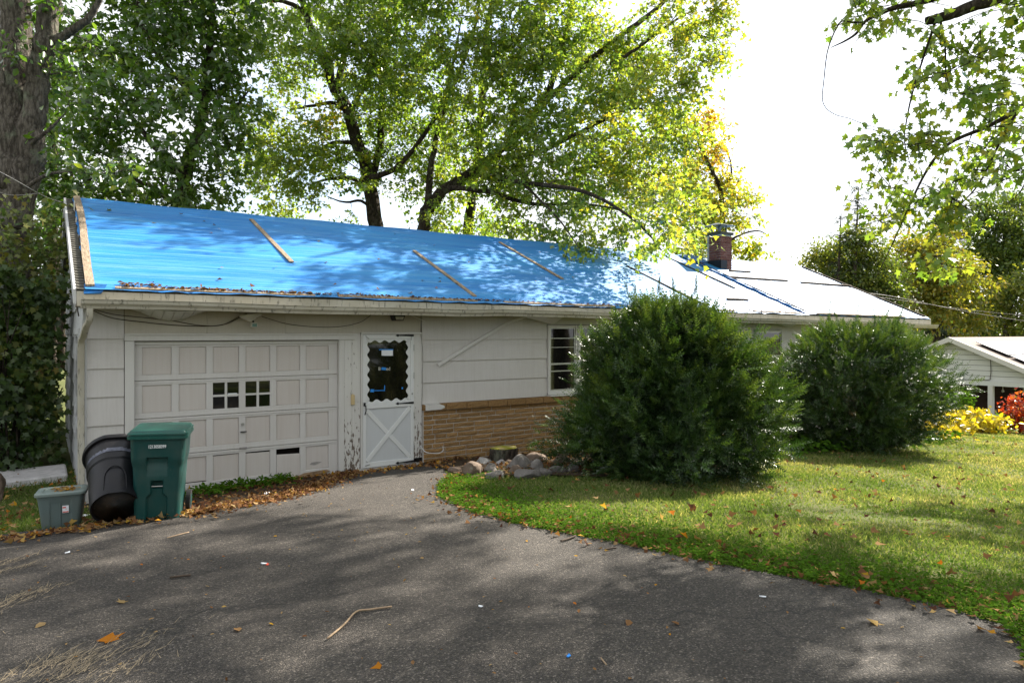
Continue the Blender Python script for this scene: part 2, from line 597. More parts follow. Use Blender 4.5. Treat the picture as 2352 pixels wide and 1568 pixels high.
# ------------------------------------------------------------------ leaf clouds (numpy)
T_MAPLE = (np.array([(0, 0, 0), (.42, .06, .06), (.27, .32, 0), (.52, .66, .09), (.20, .58, 0), (0, 1, -.10), (-.20, .58, 0), (-.52, .66, .09), (-.27, .32, 0), (-.42, .06, .06)], float), [tuple(range(10))])
T_MID = (np.array([(0, 0, 0), (.5, .22, .08), (.24, .45, 0), (0, 1, -.05), (-.24, .45, 0), (-.5, .22, .08)], float), [(0, 1, 2, 3), (0, 3, 4, 5)])
T_OVAL = (np.array([(0, 0, 0), (.30, .35, .06), (.22, .72, .05), (0, 1, -.08), (-.22, .72, .05), (-.30, .35, .06)], float), [(0, 1, 2, 3), (0, 3, 4, 5)])
T_DIA = (np.array([(0, 0, 0), (.33, .45, .04), (0, 1, 0), (-.33, .45, .04)], float), [(0, 1, 2, 3)])
T_BLADE = (np.array([(-.5, 0, 0), (.5, 0, 0), (.12, 1, .18), (-.12, 1, .18)], float), [(0, 1, 2, 3)])


def spray_template(n=5):
    """a flat sprig: two rows of narrow needles and a tip"""
    v, f = [], []
    for i in range(n):
        y = 0.06 + 0.80 * i / (n - 1)
        ln = 0.27 * (1 - 0.45 * (i / (n - 1)) ** 2)
        for s in (-1, 1):
            k = len(v)
            v += [(0, y - .06, 0), (0, y + .07, 0), (s * ln, y + ln * .7, .06 * (-1) ** i)]
            f.append((k, k + 1, k + 2))
    k = len(v)
    v += [(-.045, .85, 0), (.045, .85, 0), (0, 1.15, .02)]
    f.append((k, k + 1, k + 2))
    return np.array(v, float), f


T_SPRAY = spray_template(5)


def nrmz(a):
    return a / np.maximum(np.linalg.norm(a, axis=1, keepdims=True), 1e-9)


def leaves(name, tmpl, pos, dr, nr, size, tint, mat, parent=None, width=None):
    tv, tf = tmpl
    n, k = len(pos), len(tv)
    d = nrmz(dr)
    x = nrmz(np.cross(d, nr))
    z = np.cross(x, d)
    size = np.broadcast_to(np.asarray(size, float), (n,))
    wd = size if width is None else np.broadcast_to(np.asarray(width, float), (n,))
    v = (pos[:, None, :] + x[:, None, :] * (tv[None, :, 0, None] * wd[:, None, None]) + d[:, None, :] * (tv[None, :, 1, None] * size[:, None, None])
         + z[:, None, :] * (tv[None, :, 2, None] * size[:, None, None]))
    me = bpy.data.meshes.new(name)
    me.vertices.add(n * k)
    me.vertices.foreach_set('co', v.reshape(-1).astype(np.float32))
    tot = [len(q) for q in tf]
    idx = np.concatenate([np.array(q) for q in tf])
    li = (np.arange(n)[:, None] * k + idx[None, :]).reshape(-1)
    lt = np.tile(np.array(tot), n)
    ls = np.concatenate([[0], np.cumsum(lt)[:-1]])
    me.loops.add(len(li))
    me.loops.foreach_set('vertex_index', li.astype(np.int32))
    me.polygons.add(len(lt))
    me.polygons.foreach_set('loop_start', ls.astype(np.int32))
    me.polygons.foreach_set('loop_total', lt.astype(np.int32))
    at = me.attributes.new('tint', 'FLOAT', 'FACE')
    at.data.foreach_set('value', np.repeat(np.clip(tint, 0, 1), len(tf)).astype(np.float32))
    me.update(calc_edges=True)
    o = put(name, me, mat, parent)
    o['kind'] = 'stuff'
    return o


def resample(pts, rads, step=0.25):
    o, r = [], []
    for i in range(len(pts) - 1):
        a, b = Vector(pts[i]), Vector(pts[i + 1])
        k = max(1, int((b - a).length / step))
        for j in range(k):
            t = j / k
            o.append(a.lerp(b, t))
            r.append(rads[i] * (1 - t) + rads[i + 1] * t)
    o.append(Vector(pts[-1]))
    r.append(rads[-1])
    return o, r


def spline(pts, n=4):
    """Catmull-Rom through the points"""
    pts = [Vector(p) for p in pts]
    o = []
    for i in range(len(pts) - 1):
        p0, p1, p2, p3 = pts[max(i - 1, 0)], pts[i], pts[i + 1], pts[min(i + 2, len(pts) - 1)]
        for j in range(n):
            t = j / n
            o.append(0.5 * ((2 * p1) + (p2 - p0) * t + (2 * p0 - 5 * p1 + 4 * p2 - p3) * t * t + (3 * p1 - p0 - 3 * p2 + p3) * t ** 3))
    o.append(pts[-1])
    return o


def lerp_list(r, n=4):
    o = []
    for i in range(len(r) - 1):
        o += [r[i] + (r[i + 1] - r[i]) * j / n for j in range(n)]
    return o + [r[-1]]


def make_tree(name, label, cat, base, limbs, blobs, leaf=0.12, nleaf=24, tmpl=T_MID, lmat='maple', bark='bark_dark', group=None, dens=1.0,
              spread=0.55, flat=0.45, rsd=1, jit=0.1, sides=8, twigs=True, gnarl=0.03, rscale=1.0, hang=False):
    """limbs: [(points, radii)], blobs: [(centre, radius, number of clusters, tint)]"""
    rg = np.random.default_rng(rsd)
    root = empty(name, label, cat, base, group)
    tb = MB()
    ap, ar = [], []
    for pts, rad in limbs:
        sp, sr = spline(pts, 5), [q * rscale for q in lerp_list(rad, 5)]
        sp = [p + Vector(rg.normal(0, gnarl, 3)) * min(1, r * 6) for p, r in zip(sp, sr)]
        tb.tube(sp, sr, sides if max(rad) > 0.08 else 5)
        a, b = resample(sp, sr, 0.3)
        ap += a
        ar += b
    A = np.array([tuple(p) for p in ap])
    AR = np.array(ar)
    br = MB()
    LP, LD, LN, LT, LS = [], [], [], [], []
    for c, r, n, tint in blobs:
        c = np.array(c)
        n = int(round(n * dens))
        dirs = nrmz(rg.normal(0, 1, (n, 3)))
        cen = c + dirs * (r * rg.random(n) ** 0.42)[:, None]
        for q in cen:
            dd = np.linalg.norm(A - q, axis=1) + np.maximum(0, A[:, 2] - q[2]) * 0.5
            k = int(np.argmin(dd))
            a = A[k]
            ln = float(np.linalg.norm(q - a))
            mid = (a + q) / 2 + np.array((0, 0, 0.16 * ln)) + rg.normal(0, 0.09, 3) * ln
            if ln > 0.15:
                r0 = min(AR[k] * 0.55, 0.012 + 0.011 * ln)
                ts = [0, .25, .5, .75, 1]
                pl = [Vector(a * (1 - t) ** 2 + mid * 2 * t * (1 - t) + q * t * t) for t in ts]
                br.tube(pl, [r0 * (1 - 0.75 * t) for t in ts], 4, False)
                A = np.vstack([A, np.array([tuple(p) for p in pl[1:]])])
                AR = np.concatenate([AR, [r0 * (1 - 0.75 * t) for t in ts[1:]]])
            nt_ = 5
            td = nrmz(rg.normal(0, 1, (nt_, 3)) * np.array((1, 1, flat)) + (q - a) / max(ln, .3) * 0.7)
            tl = spread * (0.6 + 0.8 * rg.random(nt_))
            if twigs:
                for j in range(nt_):
                    e = q + td[j] * tl[j] - np.array((0, 0, 0.15 * tl[j]))
                    br.tube([q, q + td[j] * tl[j] * 0.55, e], [0.006, 0.005, 0.002], 3, False)
            ti = rg.integers(0, nt_, nleaf)
            t = 0.12 + 0.95 * rg.random(nleaf)
            pp = q + td[ti] * (tl[ti] * t)[:, None] - np.array((0, 0, 1.0)) * (0.15 * tl[ti] * t * t)[:, None] + rg.normal(0, jit * 0.75, (nleaf, 3))
            LP.append(pp)
            LD.append(td[ti] * 0.6 + rg.normal(0, 0.7, (nleaf, 3)) - np.array((0, 0, 1.1 if hang else 0.55)))
            LN.append(rg.normal(0, 0.62, (nleaf, 3)) * ((1.4, 1.4, 1) if hang else (1, 1, 1)) + np.array((0.1, -0.15, 0.35 if hang else 0.8)))
            LT.append(np.full(nleaf, tint + rg.normal(0, 0.05)) + rg.normal(0, 0.09, nleaf))
            LS.append(leaf * (0.65 + 0.6 * rg.random(nleaf)))
    tr = tb.build('trunk', M[bark], root, True, fix=False)
    if br.v:
        br.build('branches', M[bark], root, True, fix=False)['kind'] = 'stuff'
    if LP:
        leaves('crown', tmpl, np.concatenate(LP), np.concatenate(LD), np.concatenate(LN), np.concatenate(LS), np.concatenate(LT), M[lmat], root)
    return root

# ================================================================== GROUND
def axis(lo, a, b, hi, st):
    x = list(np.arange(a, b + st / 2, st))
    k, q = st, a
    left = []
    while q > lo:
        k *= 1.35
        q -= k
        left.append(q)
    k, q = st, b
    right = []
    while q < hi:
        k *= 1.35
        q += k
        right.append(q)
    return left[::-1] + x + right


gx, gy = axis(-420, -9, 40, 480, 0.4), axis(-420, -16, 10, 480, 0.4)
gm = MB()
for yv in gy:
    for xv in gx:
        gm.v.append((xv, yv, g(xv, yv) + 0.012 * math.sin(xv * 2.1 + 1.3 * math.sin(yv * 1.7)) * (1 if xv > 4.6 and yv > -8 else 0.2)))
nx = len(gx)
for j in range(len(gy) - 1):
    for i in range(nx - 1):
        a = j * nx + i
        gm.f.append((a, a + 1, a + nx + 1, a + nx))
gr = gm.build('ground', M['ground'], smooth=True, fix=False)
tag(gr, kind='structure')

# driveway sheet
edge_r = [(4.75, -0.22), (4.62, -0.9), (4.31, -1.5), (4.05, -2.15), (3.55, -2.75), (3.2, -3.4), (3.07, -4.28), (3.15, -5.06), (3.35, -6.0), (3.5, -6.76),
          (3.64, -7.39), (3.78, -7.89), (3.84, -8.3), (3.78, -8.6), (3.5, -8.78), (3.2, -8.92), (3.25, -9.6), (3.6, -16)]
edge_l = [(-9, -16), (-9, -2.0), (-0.9, -2.0), (-0.4, -1.95), (0.3, -2.35), (0.8, -2.55), (1.5, -2.35), (2.12, -2.02), (2.7, -1.35), (3.05, -0.9), (3.6, -0.28)]
bnd = []
for a, b in zip((edge_r + edge_l), (edge_r + edge_l)[1:] + [edge_r[0]]):
    a, b = Vector(a), Vector(b)
    k = max(1, int((b - a).length / 0.12))
    nrm2 = Vector((-(b - a).y, (b - a).x)).normalized()
    for j in range(k):
        q = a.lerp(b, j / k)
        if q.y > -12 and q.x > -6:
            q = q + nrm2 * random.gauss(0, 0.022)
        bnd.append(q)
inner = [Vector((x, y)) for x in np.arange(-8.6, 4.6, 0.4) for y in np.arange(-15.6, -0.4, 0.4)]
nb_ = len(bnd)
cv, ce, cf, _, _, _ = geometry.delaunay_2d_cdt(bnd + inner, [(i, (i + 1) % nb_) for i in range(nb_)], [], 1, 1e-4)
dm = MB()
dm.v = [(p.x, p.y, g(p.x, p.y) + 0.022) for p in cv]
dm.f = [tuple(q) for q in cf]
tag(dm.build('driveway', M['asphalt'], fix=True, smooth=True), kind='structure')
DRIVE = [(p.x, p.y) for p in bnd]


def inside(poly, x, y):
    c = False
    j = len(poly) - 1
    for i in range(len(poly)):
        xi, yi = poly[i]
        xj, yj = poly[j]
        if (yi > y) != (yj > y) and x < (xj - xi) * (y - yi) / (yj - yi) + xi:
            c = not c
        j = i
    return c


# leaf-strewn soil bed along the garage and under the shrubs
def sheet(name, outline, mat, dz, st=0.25):
    bb = []
    for a, b in zip(outline, outline[1:] + outline[:1]):
        a, b = Vector(a), Vector(b)
        k = max(1, int((b - a).length / 0.15))
        bb += [a.lerp(b, j / k) + Vector((random.gauss(0, .03), random.gauss(0, .03))) * (0 < j) for j in range(k)]
    xs = [p.x for p in bb]
    ys = [p.y for p in bb]
    inn = [Vector((x, y)) for x in np.arange(min(xs), max(xs), st) for y in np.arange(min(ys), max(ys), st)]
    v, e, f, _, _, _ = geometry.delaunay_2d_cdt(bb + inn, [(i, (i + 1) % len(bb)) for i in range(len(bb))], [], 1, 1e-4)
    q = MB()
    q.v = [(p.x, p.y, g(p.x, p.y) + dz) for p in v]
    q.f = [tuple(t) for t in f]
    return tag(q.build(name, mat, smooth=True), kind='structure')


sheet('soil_bed', [(-0.1, -2.6), (0.9, -2.7), (2.2, -2.15), (3.1, -1.0), (3.62, -0.2), (3.6, 0.1), (-0.1, 0.1)], M['soil'], 0.012)
sheet('planting_bed', [(4.4, -1.5), (3.95, -2.4), (4.9, -2.9), (6.2, -3.9), (8.5, -3.6), (9.6, -2.6), (12.0, -2.4), (14.5, -2.6), (16.8, -1.6), (21.5, -1.0), (21.5, 0.1), (4.7, 0.1)], M['soil'], 0.035)
pad = MB()
pad.hexa([(-1.15, 1.7, -.1), (-.12, 1.75, -.1), (-.12, 2.75, -.1), (-1.3, 2.8, -.1), (-1.1, 1.72, .06), (-.13, 1.77, .09), (-.13, 2.7, .09), (-1.25, 2.75, .06)])
tag(bevel(pad.build('concrete_pad', M['pad']), 0.02), kind='structure')

# ================================================================== HOUSE
HL, HD, RV = 21.2, 7.2, 3.6                              # length, depth, ridge


def ze(U):                                               # height of the eave edge (it sags to the right)
    return 2.66 - 0.0052 * U


def zr(U, V):                                            # height of the roof plane
    return ze(U) + (V + 0.45) / 4.05 * (4.40 - ze(U))


house = empty('ranch_house', 'long white ranch house with a blue tarp over its roof and a low brick base', 'house', (0, 0, 0))

mb = MB()
mb.box(0, HL, 0.16, HD, -2.0, 2.45)
mb.box(0, 0.55, 0, 0.16, -0.6, 2.45)
mb.box(0.55, 3.30, 0, 0.16, 2.025, 2.45)
mb.box(3.30, HL, 0, 0.16, -2.0, 2.45)
mb.prism([(0.0, 0, 2.451), (0.0, HD, 2.451), (0.0, RV, 4.33)], (0.15, 0, 0))
mb.prism([(HL, 0, 2.451), (HL, HD, 2.451), (HL, RV, 4.33)], (-0.15, 0, 0))
put('wall_core', mb.mesh('wall_core'), M['dark'], house)

# roof deck of two slopes, shingled, with the strip at the left rake left bare
mb = MB()
for s in (1, -1):
    for i in range(12):
        u0, u1 = -0.10 + (HL + 0.2) * i / 12, -0.10 + (HL + 0.2) * (i + 1) / 12
        ya, yb = (-0.45, RV) if s == 1 else (HD + 0.45, RV)
        p = [(u0, ya, ze(u0) - .06), (u1, ya, ze(u1) - .06), (u1, yb, 4.34), (u0, yb, 4.34), (u0, ya, ze(u0)), (u1, ya, ze(u1)), (u1, yb, 4.40), (u0, yb, 4.40)]
        mb.hexa(p)
roof = mb.build('roof', M['shingle'], house)
for i in range(44):                                      # bare shingle courses beside the rake
    v0 = -0.47 + 4.05 * i / 44
    q = MB()
    z0, z1 = zr(0, v0), zr(0, v0 + 4.05 / 44)
    q.hexa([(-.105, v0 - .012, z0 + .002), (-.012, v0 - .012, z0 + .002), (-.012, v0 + .092, z1 + .002), (-.105, v0 + .092, z1 + .002),
            (-.105, v0 - .012, z0 + .016 + random.uniform(0, .004)), (-.012, v0 - .012, z0 + .016), (-.012, v0 + .092, z1 + .005), (-.105, v0 + .092, z1 + .005)])
    q.build('shingle', M['shingle'], roof)
mb = MB()
for i in range(16):
    u0, u1 = -.10 + 21.4 * i / 16, -.10 + 21.4 * (i + 1) / 16
    mb.hexa([(u0, -.475, ze(u0) - .20), (u1, -.475, ze(u1) - .20), (u1, -.452, ze(u1) - .20), (u0, -.452, ze(u0) - .20),
             (u0, -.475, ze(u0) - .022), (u1, -.475, ze(u1) - .022), (u1, -.452, ze(u1) - .022), (u0, -.452, ze(u0) - .022)])
mb.build('fascia', M['gutter'], house)
mb = MB()
mb.box(-.1, HL + .1, -.45, -0.002, 2.462, 2.472)
mb.build('soffit_deck', M['deck'], house)
for s, u in ((0, -.135), (1, HL + .102)):                # rake boards
    mb = MB()
    for v0, v1 in ((-.47, RV), (RV, HD + .47)):
        za = zr(0 if s == 0 else HL, v0 if v0 < RV else HD - v0) if v0 < RV else 4.40
        zb = 4.40 if v1 == RV else zr(0, HD - v1)
        mb.hexa([(u, v0, za - .17), (u + .033, v0, za - .17), (u + .033, v1, zb - .17), (u, v1, zb - .17), (u, v0, za + .012), (u + .033, v0, za + .012), (u + .033, v1, zb + .012), (u, v1, zb + .012)])
    bevel(mb.build('rake_board', M['gable'], house), .004)

# gutter: K-profile trough hung a little unevenly
gz = [(-.06, 2.505), (1.5, 2.50), (3.0, 2.485), (5.2, 2.482), (5.95, 2.505), (9, 2.475), (14, 2.43), (18, 2.395), (21.55, 2.35)]
prof = [(0, .105), (-.0, .0), (-.075, .0), (-.085, .03), (-.112, .06), (-.118, .098), (-.128, .105), (-.128, .112), (-.108, .112), (-.104, .065), (-.074, .012), (-.008, .012), (-.008, .105)]
rings = []
for i in range(len(gz) - 1):
    for j in range(4):
        t = j / 4
        u = gz[i][0] * (1 - t) + gz[i + 1][0] * t
        z = gz[i][1] * (1 - t) + gz[i + 1][1] * t + 0.004 * math.sin(u * 1.9)
        rings.append([(u, -.478 + a, z - .075 + b) for a, b in prof])
rings.append([(21.55, -.478 + a, 2.35 - .075 + b) for a, b in prof])
mb = MB().loft(rings)
mb.build('gutter', M['gutter'], house)


def rect_ring(c, d, wx, wy, n=3, rr=.016):
    """rounded rectangle across direction d at c"""
    d = Vector(d).normalized()
    x = Vector((1, 0, 0))
    y = d.cross(x).normalized()
    o = []
    for qx, qy, a0 in ((1, 1, 0), (-1, 1, 90), (-1, -1, 180), (1, -1, 270)):
        for k in range(n):
            a = R(a0 + 90 * k / (n - 1))
            o.append(Vector(c) + x * (qx * (wx / 2 - rr) + rr * math.cos(a)) + y * (qy * (wy / 2 - rr) + rr * math.sin(a)))
    return o


dp = [(.03, -.53, 2.43), (.03, -.53, 2.36), (.03, -.50, 2.29), (.0, -.42, 2.22), (-.02, -.20, 2.10), (-.035, -.10, 2.05), (-.038, -.06, 1.98), (-.038, -.055, 1.0), (-.036, -.055, .12), (-.036, -.13, .04)]
mb = MB()
mb.loft([rect_ring(dp[i], Vector(dp[min(i + 1, len(dp) - 1)]) - Vector(dp[max(i - 1, 0)]), .075, .055) for i in range(len(dp))])
smooth_angle(mb.build('downspout', M['gutter'], house, True))

# drooping vinyl soffit panels
def soffit_piece(u0, u1, drop, lip, n, taper=False):
    root = None
    for i in range(n):
        a, b = u0 + (u1 - u0) * i / n, u0 + (u1 - u0) * (i + 1) / n
        def dz(u):
            t = (u - u0) / (u1 - u0)
            return drop * (math.sin(math.pi * t) ** 1.3 if not taper else t)
        q = MB()
        ga = .006
        q.hexa([(a, -.43, 2.452 - dz(a) * .25), (b - ga, -.43, 2.452 - dz(b) * .25), (b - ga, -.05 - lip, 2.448 - dz(b)), (a, -.05 - lip, 2.448 - dz(a)),
                (a, -.43, 2.460 - dz(a) * .25), (b - ga, -.43, 2.460 - dz(b) * .25), (b - ga, -.05 - lip, 2.456 - dz(b)), (a, -.05 - lip, 2.456 - dz(a))])
        q.build('soffit_panel', M['storm'], house)


soffit_piece(.50, 1.45, .15, 0, 8)
soffit_piece(6.55, 7.35, .15, .10, 5, True)
soffit_piece(13.6, 14.8, .18, .05, 6, True)
soffit_piece(8.3, 13.2, .012, 0, 30)
soffit_piece(15.2, 21.0, .012, 0, 30)

# ---- siding pieces: wedge boards, each lapped over the one below
def board(u0, u1, z0, z1, mat='siding', name='siding_board', v=0.0, th=.022, cut=0.0):
    j = random.uniform(-.002, .002)
    q = MB()
    q.hexa([(u0, v - th - .006, z0 + j), (u1, v - th - .006, z0 - j + cut), (u1, v - .001, z0 - j + cut), (u0, v - .001, z0 + j),
            (u0, v - .007, z1), (u1, v - .007, z1), (u1, v - .001, z1), (u0, v - .001, z1)])
    return q.build(name, M[mat], house)


zs = [2.462, 2.065, 1.685, 1.325, .962, .60, .235, -.12]
for a, b in zip(zs, zs[1:]):
    board(.012 + random.uniform(0, .012), .432, b, a + .012)
us = [.437, 1.428, 2.49, 3.52, 4.698]
for a, b in zip(us, us[1:]):
    board(a + .0015, b - .0015, 2.132, 2.462, 'frieze', 'frieze_board', th=.012)
zs = [2.462, 2.028, 1.672, 1.318, .968]
for a, b in zip(zs, zs[1:]):
    board(4.712, 7.305, b, a + .012)
for u0, u1 in ((10.75, 13.50), (14.62, 17.4), (17.402, 21.18)):
    for a, b in zip(zs, zs[1:]):
        board(u0, u1, b, a + .012)
board(7.31, 10.74, 2.30, 2.462, 'trim', 'frieze_board', th=.014)
board(13.51, 14.61, 2.23, 2.462, 'trim', 'frieze_board', th=.014)
q = MB()
q.box(-.02, .022, -.045, -.001, -.3, 2.44)
bevel(q.build('corner_board', M['gable'], house), .004)

# ---- casings round the garage opening and the entry door
def trim(u0, u1, z0, z1, v0=-.045, v1=-.001, mat='trim', name='trim_board'):
    q = MB()
    q.box(u0, u1, v0, v1, z0, z1)
    return bevel(q.build(name, M[mat], house), .004)


trim(.437, 3.545, 2.035, 2.128, -.05)
q = MB()
q.box(.437, 3.55, -.072, -.051, 2.112, 2.131)
q.build('drip_cap', M['trim'], house)
trim(.440, .549, -.12, 2.033, -.042, .12)
trim(3.297, 3.375, -.08, 2.033, -.042, .12)
trim(3.377, 3.500, -.06, 2.131, -.034, -.001, 'peel')
trim(3.502, 3.638, -.05, 2.131, -.030, -.001, 'peel')
trim(3.640, 3.668, .03, 2.14, -.062, -.001)
trim(4.547, 4.700, .10, 2.131, -.040, -.001, 'peel')
trim(3.640, 4.70, 2.118, 2.150, -.066, -.001)
q = MB()
q.box(.55, 3.296, .012, .13, 1.985, 2.024)
q.build('door_stop', M['trim'], house)
q = MB()                                                 # concrete sill step under the entry door
q.box(3.41, 4.72, -.16, .05, -.2, .028)
bevel(q.build('door_sill', M['concrete'], house), .015, 2)
q = MB()
q.box(4.60, 4.70, -.045, -.041, -.02, .10)
q.build('rotten_hole_shade', M['dark'], house)  # flat dark plate painted as the shade inside the rotted hole

# ---- garage door: four sections, six columns of panels
gd = MB()
rows = [(1.508, 1.985), (1.008, 1.503), (.503, 1.003), (-.015, .498)]
cols = [(.644, .995), (1.083, 1.428), (1.514, 1.858), (1.946, 2.288), (2.376, 2.722), (2.808, 3.158)]
VF = .035                                                # face of the stiles
def pan_z(r, z0, z1):
    return z0 + .075 + (.03 if r == 3 else 0), z1 - (.035 if r == 0 else .055)


for r, (z0, z1) in enumerate(rows):
    a, b = pan_z(r, z0, z1)
    gd.box(.551, 3.295, VF, VF + .04, z0, a)
    gd.box(.551, 3.295, VF, VF + .04, b, z1)
    e = .551
    for c0, c1 in cols:
        gd.box(e, c0, VF + .0005, VF + .04, a, b)
        e = c1
    gd.box(e, 3.295, VF + .0005, VF + .04, a, b)
garage = gd.build('garage_door', M['door_paint'], house)
bevel(garage, .003)
q = MB()
for r in (1, 2, 3):
    z = rows[r][1]
    q.box(.551, 3.295, VF - .006, VF - .001, z + .012, z + .030)
    q.box(.551, 3.295, VF - .006, VF - .001, z - .026, z - .012)
q.build('rail_moulding', M['door_paint'], garage)
q = MB()
q.box(.55, 3.296, VF - .012, VF + .03, -.06, -.017)
q.build('bottom_rail', M['door_paint'], garage)
for r, (z0, z1) in enumerate(rows):
    a, b = pan_z(r, z0, z1)
    for c, (c0, c1) in enumerate(cols):
        if r == 1 and c in (2, 3):
            um, zm = (c0 + c1) / 2, (a + b) / 2
            q = MB()
            q.box(um - .016, um + .016, VF + .006, VF + .03, a, b)
            q.box(c0, um - .0165, VF + .007, VF + .029, zm - .014, zm + .014)
            q.box(um + .0165, c1, VF + .007, VF + .029, zm - .014, zm + .014)
            q.build('muntin', M['trim'], garage)
            for (x0, x1) in ((c0 + .001, um - .017), (um + .017, c1 - .001)):
                for (y0, y1) in ((a + .001, zm - .015), (zm + .015, b - .001)):
                    p = MB()
                    p.box(x0, x1, VF + .022, VF + .026, y0, y1)
                    p.build('pane', M['glass'], garage)
            continue
        d0, d1, tl = 0.0, 0.0, 0.0
        if r == 3:
            d0 = [0, .012, -.012, -.016, -.075, -.002][c]
            tl = [0, 0, .004, -.006, -.012, .004][c]
        q = MB()
        v0 = VF + .018
        pz = [(c0 + .002, a + d0 + .002), (c1 - .002, a + d0 + .002 + tl), (c1 - .002, b + d0 - .002 + tl), (c0 + .002, b + d0 - .002)]
        i_ = .018
        pi = [(c0 + i_, a + d0 + i_), (c1 - i_, a + d0 + i_ + tl), (c1 - i_, b + d0 - i_ + tl), (c0 + i_, b + d0 - i_)]
        if d0 < -.03:
            v0 = VF - .012
        q.loft([[(x, v0 + .012, z) for x, z in pz], [(x, v0 + .004, z) for x, z in pz], [(x, v0, z) for x, z in pi]])
        q.build('door_panel', M['panel_paint'], garage)
q = MB()                                                 # rotted strip along the foot of the door
o = [(2.15, -.05), (2.26, -.06), (2.60, -.055), (3.0, .0), (3.18, .045), (3.12, .075), (2.95, .068), (2.78, .06), (2.7, .035), (2.52, .02), (2.36, .0), (2.28, .035), (2.24, .02)]
q.prism([(x, VF - .019, z - .005) for x, z in o], (0, .005, 0))
q.build('rotten_strip', M['rot'], garage)
q = MB()
o = [(2.87, .165), (2.95, .15), (3.03, .175), (3.06, .19), (2.98, .20), (2.90, .195)]
q.prism([(x, VF + .014, z) for x, z in o], (0, .003, 0))
q.build('paint_chip', M['concrete'], garage)
q = MB()
q.tube([(1.905, VF - .018, .845), (1.905, VF, .845)], .021, 16)
q.tube([(1.905, VF - .021, .845), (1.905, VF - .018, .845)], .010, 12)
q.build('lock', M['metal'], garage)
q = MB()
q.box(1.868, 1.955, VF - .035, VF - .028, .735, .748)
q.box(1.885, 1.94, VF - .03, VF, .735, .745)
q.build('handle', M['black'], garage)
q = MB()
q.box(1.862, 1.960, VF - .022, VF - .008, .50, .522)
q.build('step_plate', M['concrete'], garage)
q = MB()
q.box(1.715, 1.835, VF + .016, VF + .021, 1.245, 1.292)
q.build('paper_note', M['paper'], garage)

# ---- storm door
U0, U1, VS = 3.672, 4.545, -.058
sd = MB()
sd.box(U0, U0 + .052, VS, VS + .035, .036, 2.112)
sd.box(U1 - .055, U1, VS, VS + .035, .036, 2.112)
sd.box(U0 + .052, U1 - .055, VS, VS + .035, .036, .115)
sd.box(U0 + .052, U1 - .055, VS, VS + .035, 2.045, 2.112)
sd.box(U0 + .052, U1 - .055, VS - .006, VS + .035, .955, 1.045)
storm = bevel(sd.build('storm_door', M['storm'], house), .003)
q = MB()
q.box(U0 + .0525, U1 - .0555, VS + .014, VS + .022, .1155, .9545)
q.build('kick_panel', M['kick'], storm)
for a, b, dv in (((3.735, .135), (4.475, .935), 0), ((3.735, .935), (4.475, .135), .004)):
    q = MB()
    q.bar((a[0], VS + .012, a[1]), (b[0], VS + .012, b[1]), .066, .014 - dv, (0, -1, 0))
    bevel(q.build('cross_brace', M['storm'], storm), .003)
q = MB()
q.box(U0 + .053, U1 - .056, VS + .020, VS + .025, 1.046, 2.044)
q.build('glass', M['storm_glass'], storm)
# scalloped white inset: a frame with a wavy opening
def wavy(n=280):
    x0, x1, z0, z1 = 3.765, 4.432, 1.075, 2.005
    o = []
    per = [((x0, z0), (x1, z0), 4), ((x1, z0), (x1, z1), 6), ((x1, z1), (x0, z1), 4), ((x0, z1), (x0, z0), 6)]
    for a, b, k in per:
        a, b = Vector(a), Vector(b)
        nn = Vector((-(b - a).y, (b - a).x)).normalized()
        for j in range(n // 4):
            t = j / (n // 4)
            o.append(a.lerp(b, t) - nn * (0.019 * math.sin(2 * math.pi * k * t - .6)))
    return o


wv = wavy()
xo0, xo1, zo0, zo1 = U0 + .054, U1 - .057, 1.047, 2.043
outer = []
nq = len(wv)
for j, p in enumerate(wv):
    s_, t = j // (nq // 4), (j % (nq // 4)) / (nq // 4)
    outer.append([(xo0 + (xo1 - xo0) * t, zo0), (xo1, zo0 + (zo1 - zo0) * t), (xo1 - (xo1 - xo0) * t, zo1), (xo0, zo1 - (zo1 - zo0) * t)][s_])
q = MB()
nbase = 0
for v in (VS + .010, VS + .018):
    q.v += [(x, v, z) for x, z in outer] + [(p.x, v, p.y) for p in wv]
for j in range(nq):
    k = (j + 1) % nq
    q.f.append((j, k, nq + k, nq + j))
    q.f.append((nq + j, nq + k, 3 * nq + k, 3 * nq + j))
    q.f.append((2 * nq + j, 2 * nq + k, 3 * nq + k, 3 * nq + j))
q.build('scalloped_inset', M['storm'], storm)
for z in (2.100, 1.010, .060):
    q = MB()
    tip = U0 + .545
    o = [(U1 - .005, z + .018), (tip + .06, z + .007), (tip + .045, z + .024), (tip, z), (tip + .045, z - .024), (tip + .06, z - .007), (U1 - .005, z - .018)]
    q.prism([(x, VS - .012, zz - .0) for x, zz in o], (0, .005, 0))
    q.build('strap_hinge', M['black'], storm)
for z in (.30, .80, 1.45, 1.9):
    q = MB()
    q.tube([(U1 + .002, VS - .004, z - .05), (U1 + .002, VS - .004, z + .05)], .006, 8)
    q.build('hinge_pin', M['metal'], storm)
q = MB()
q.box(3.680, 3.712, VS - .010, VS, 1.00, 1.055)
q.tube([(3.697, VS - .012, 1.03), (3.700, VS - .045, 1.0), (3.702, VS - .05, .93), (3.700, VS - .012, .87)], .009, 8)
q.build('handle', M['black'], storm)
q = MB()
q.tube([(4.515, VS - .012, 1.155), (4.515, VS, 1.155)], .012, 10)
q.build('closer_knob', M['metal'], storm)
for x, z, a in ((3.735, 2.075, -40), (4.50, 2.055, 90), (3.735, .075, 10)):
    q = MB()
    d = Vector((math.cos(R(a)), 0, math.sin(R(a)))) * .05
    q.bar(Vector((x, VS - .001, z)) - d * .6, Vector((x, VS - .001, z)) + d, .014, .004, (0, -1, 0))
    q.build('corner_plate', M['metal'], storm)
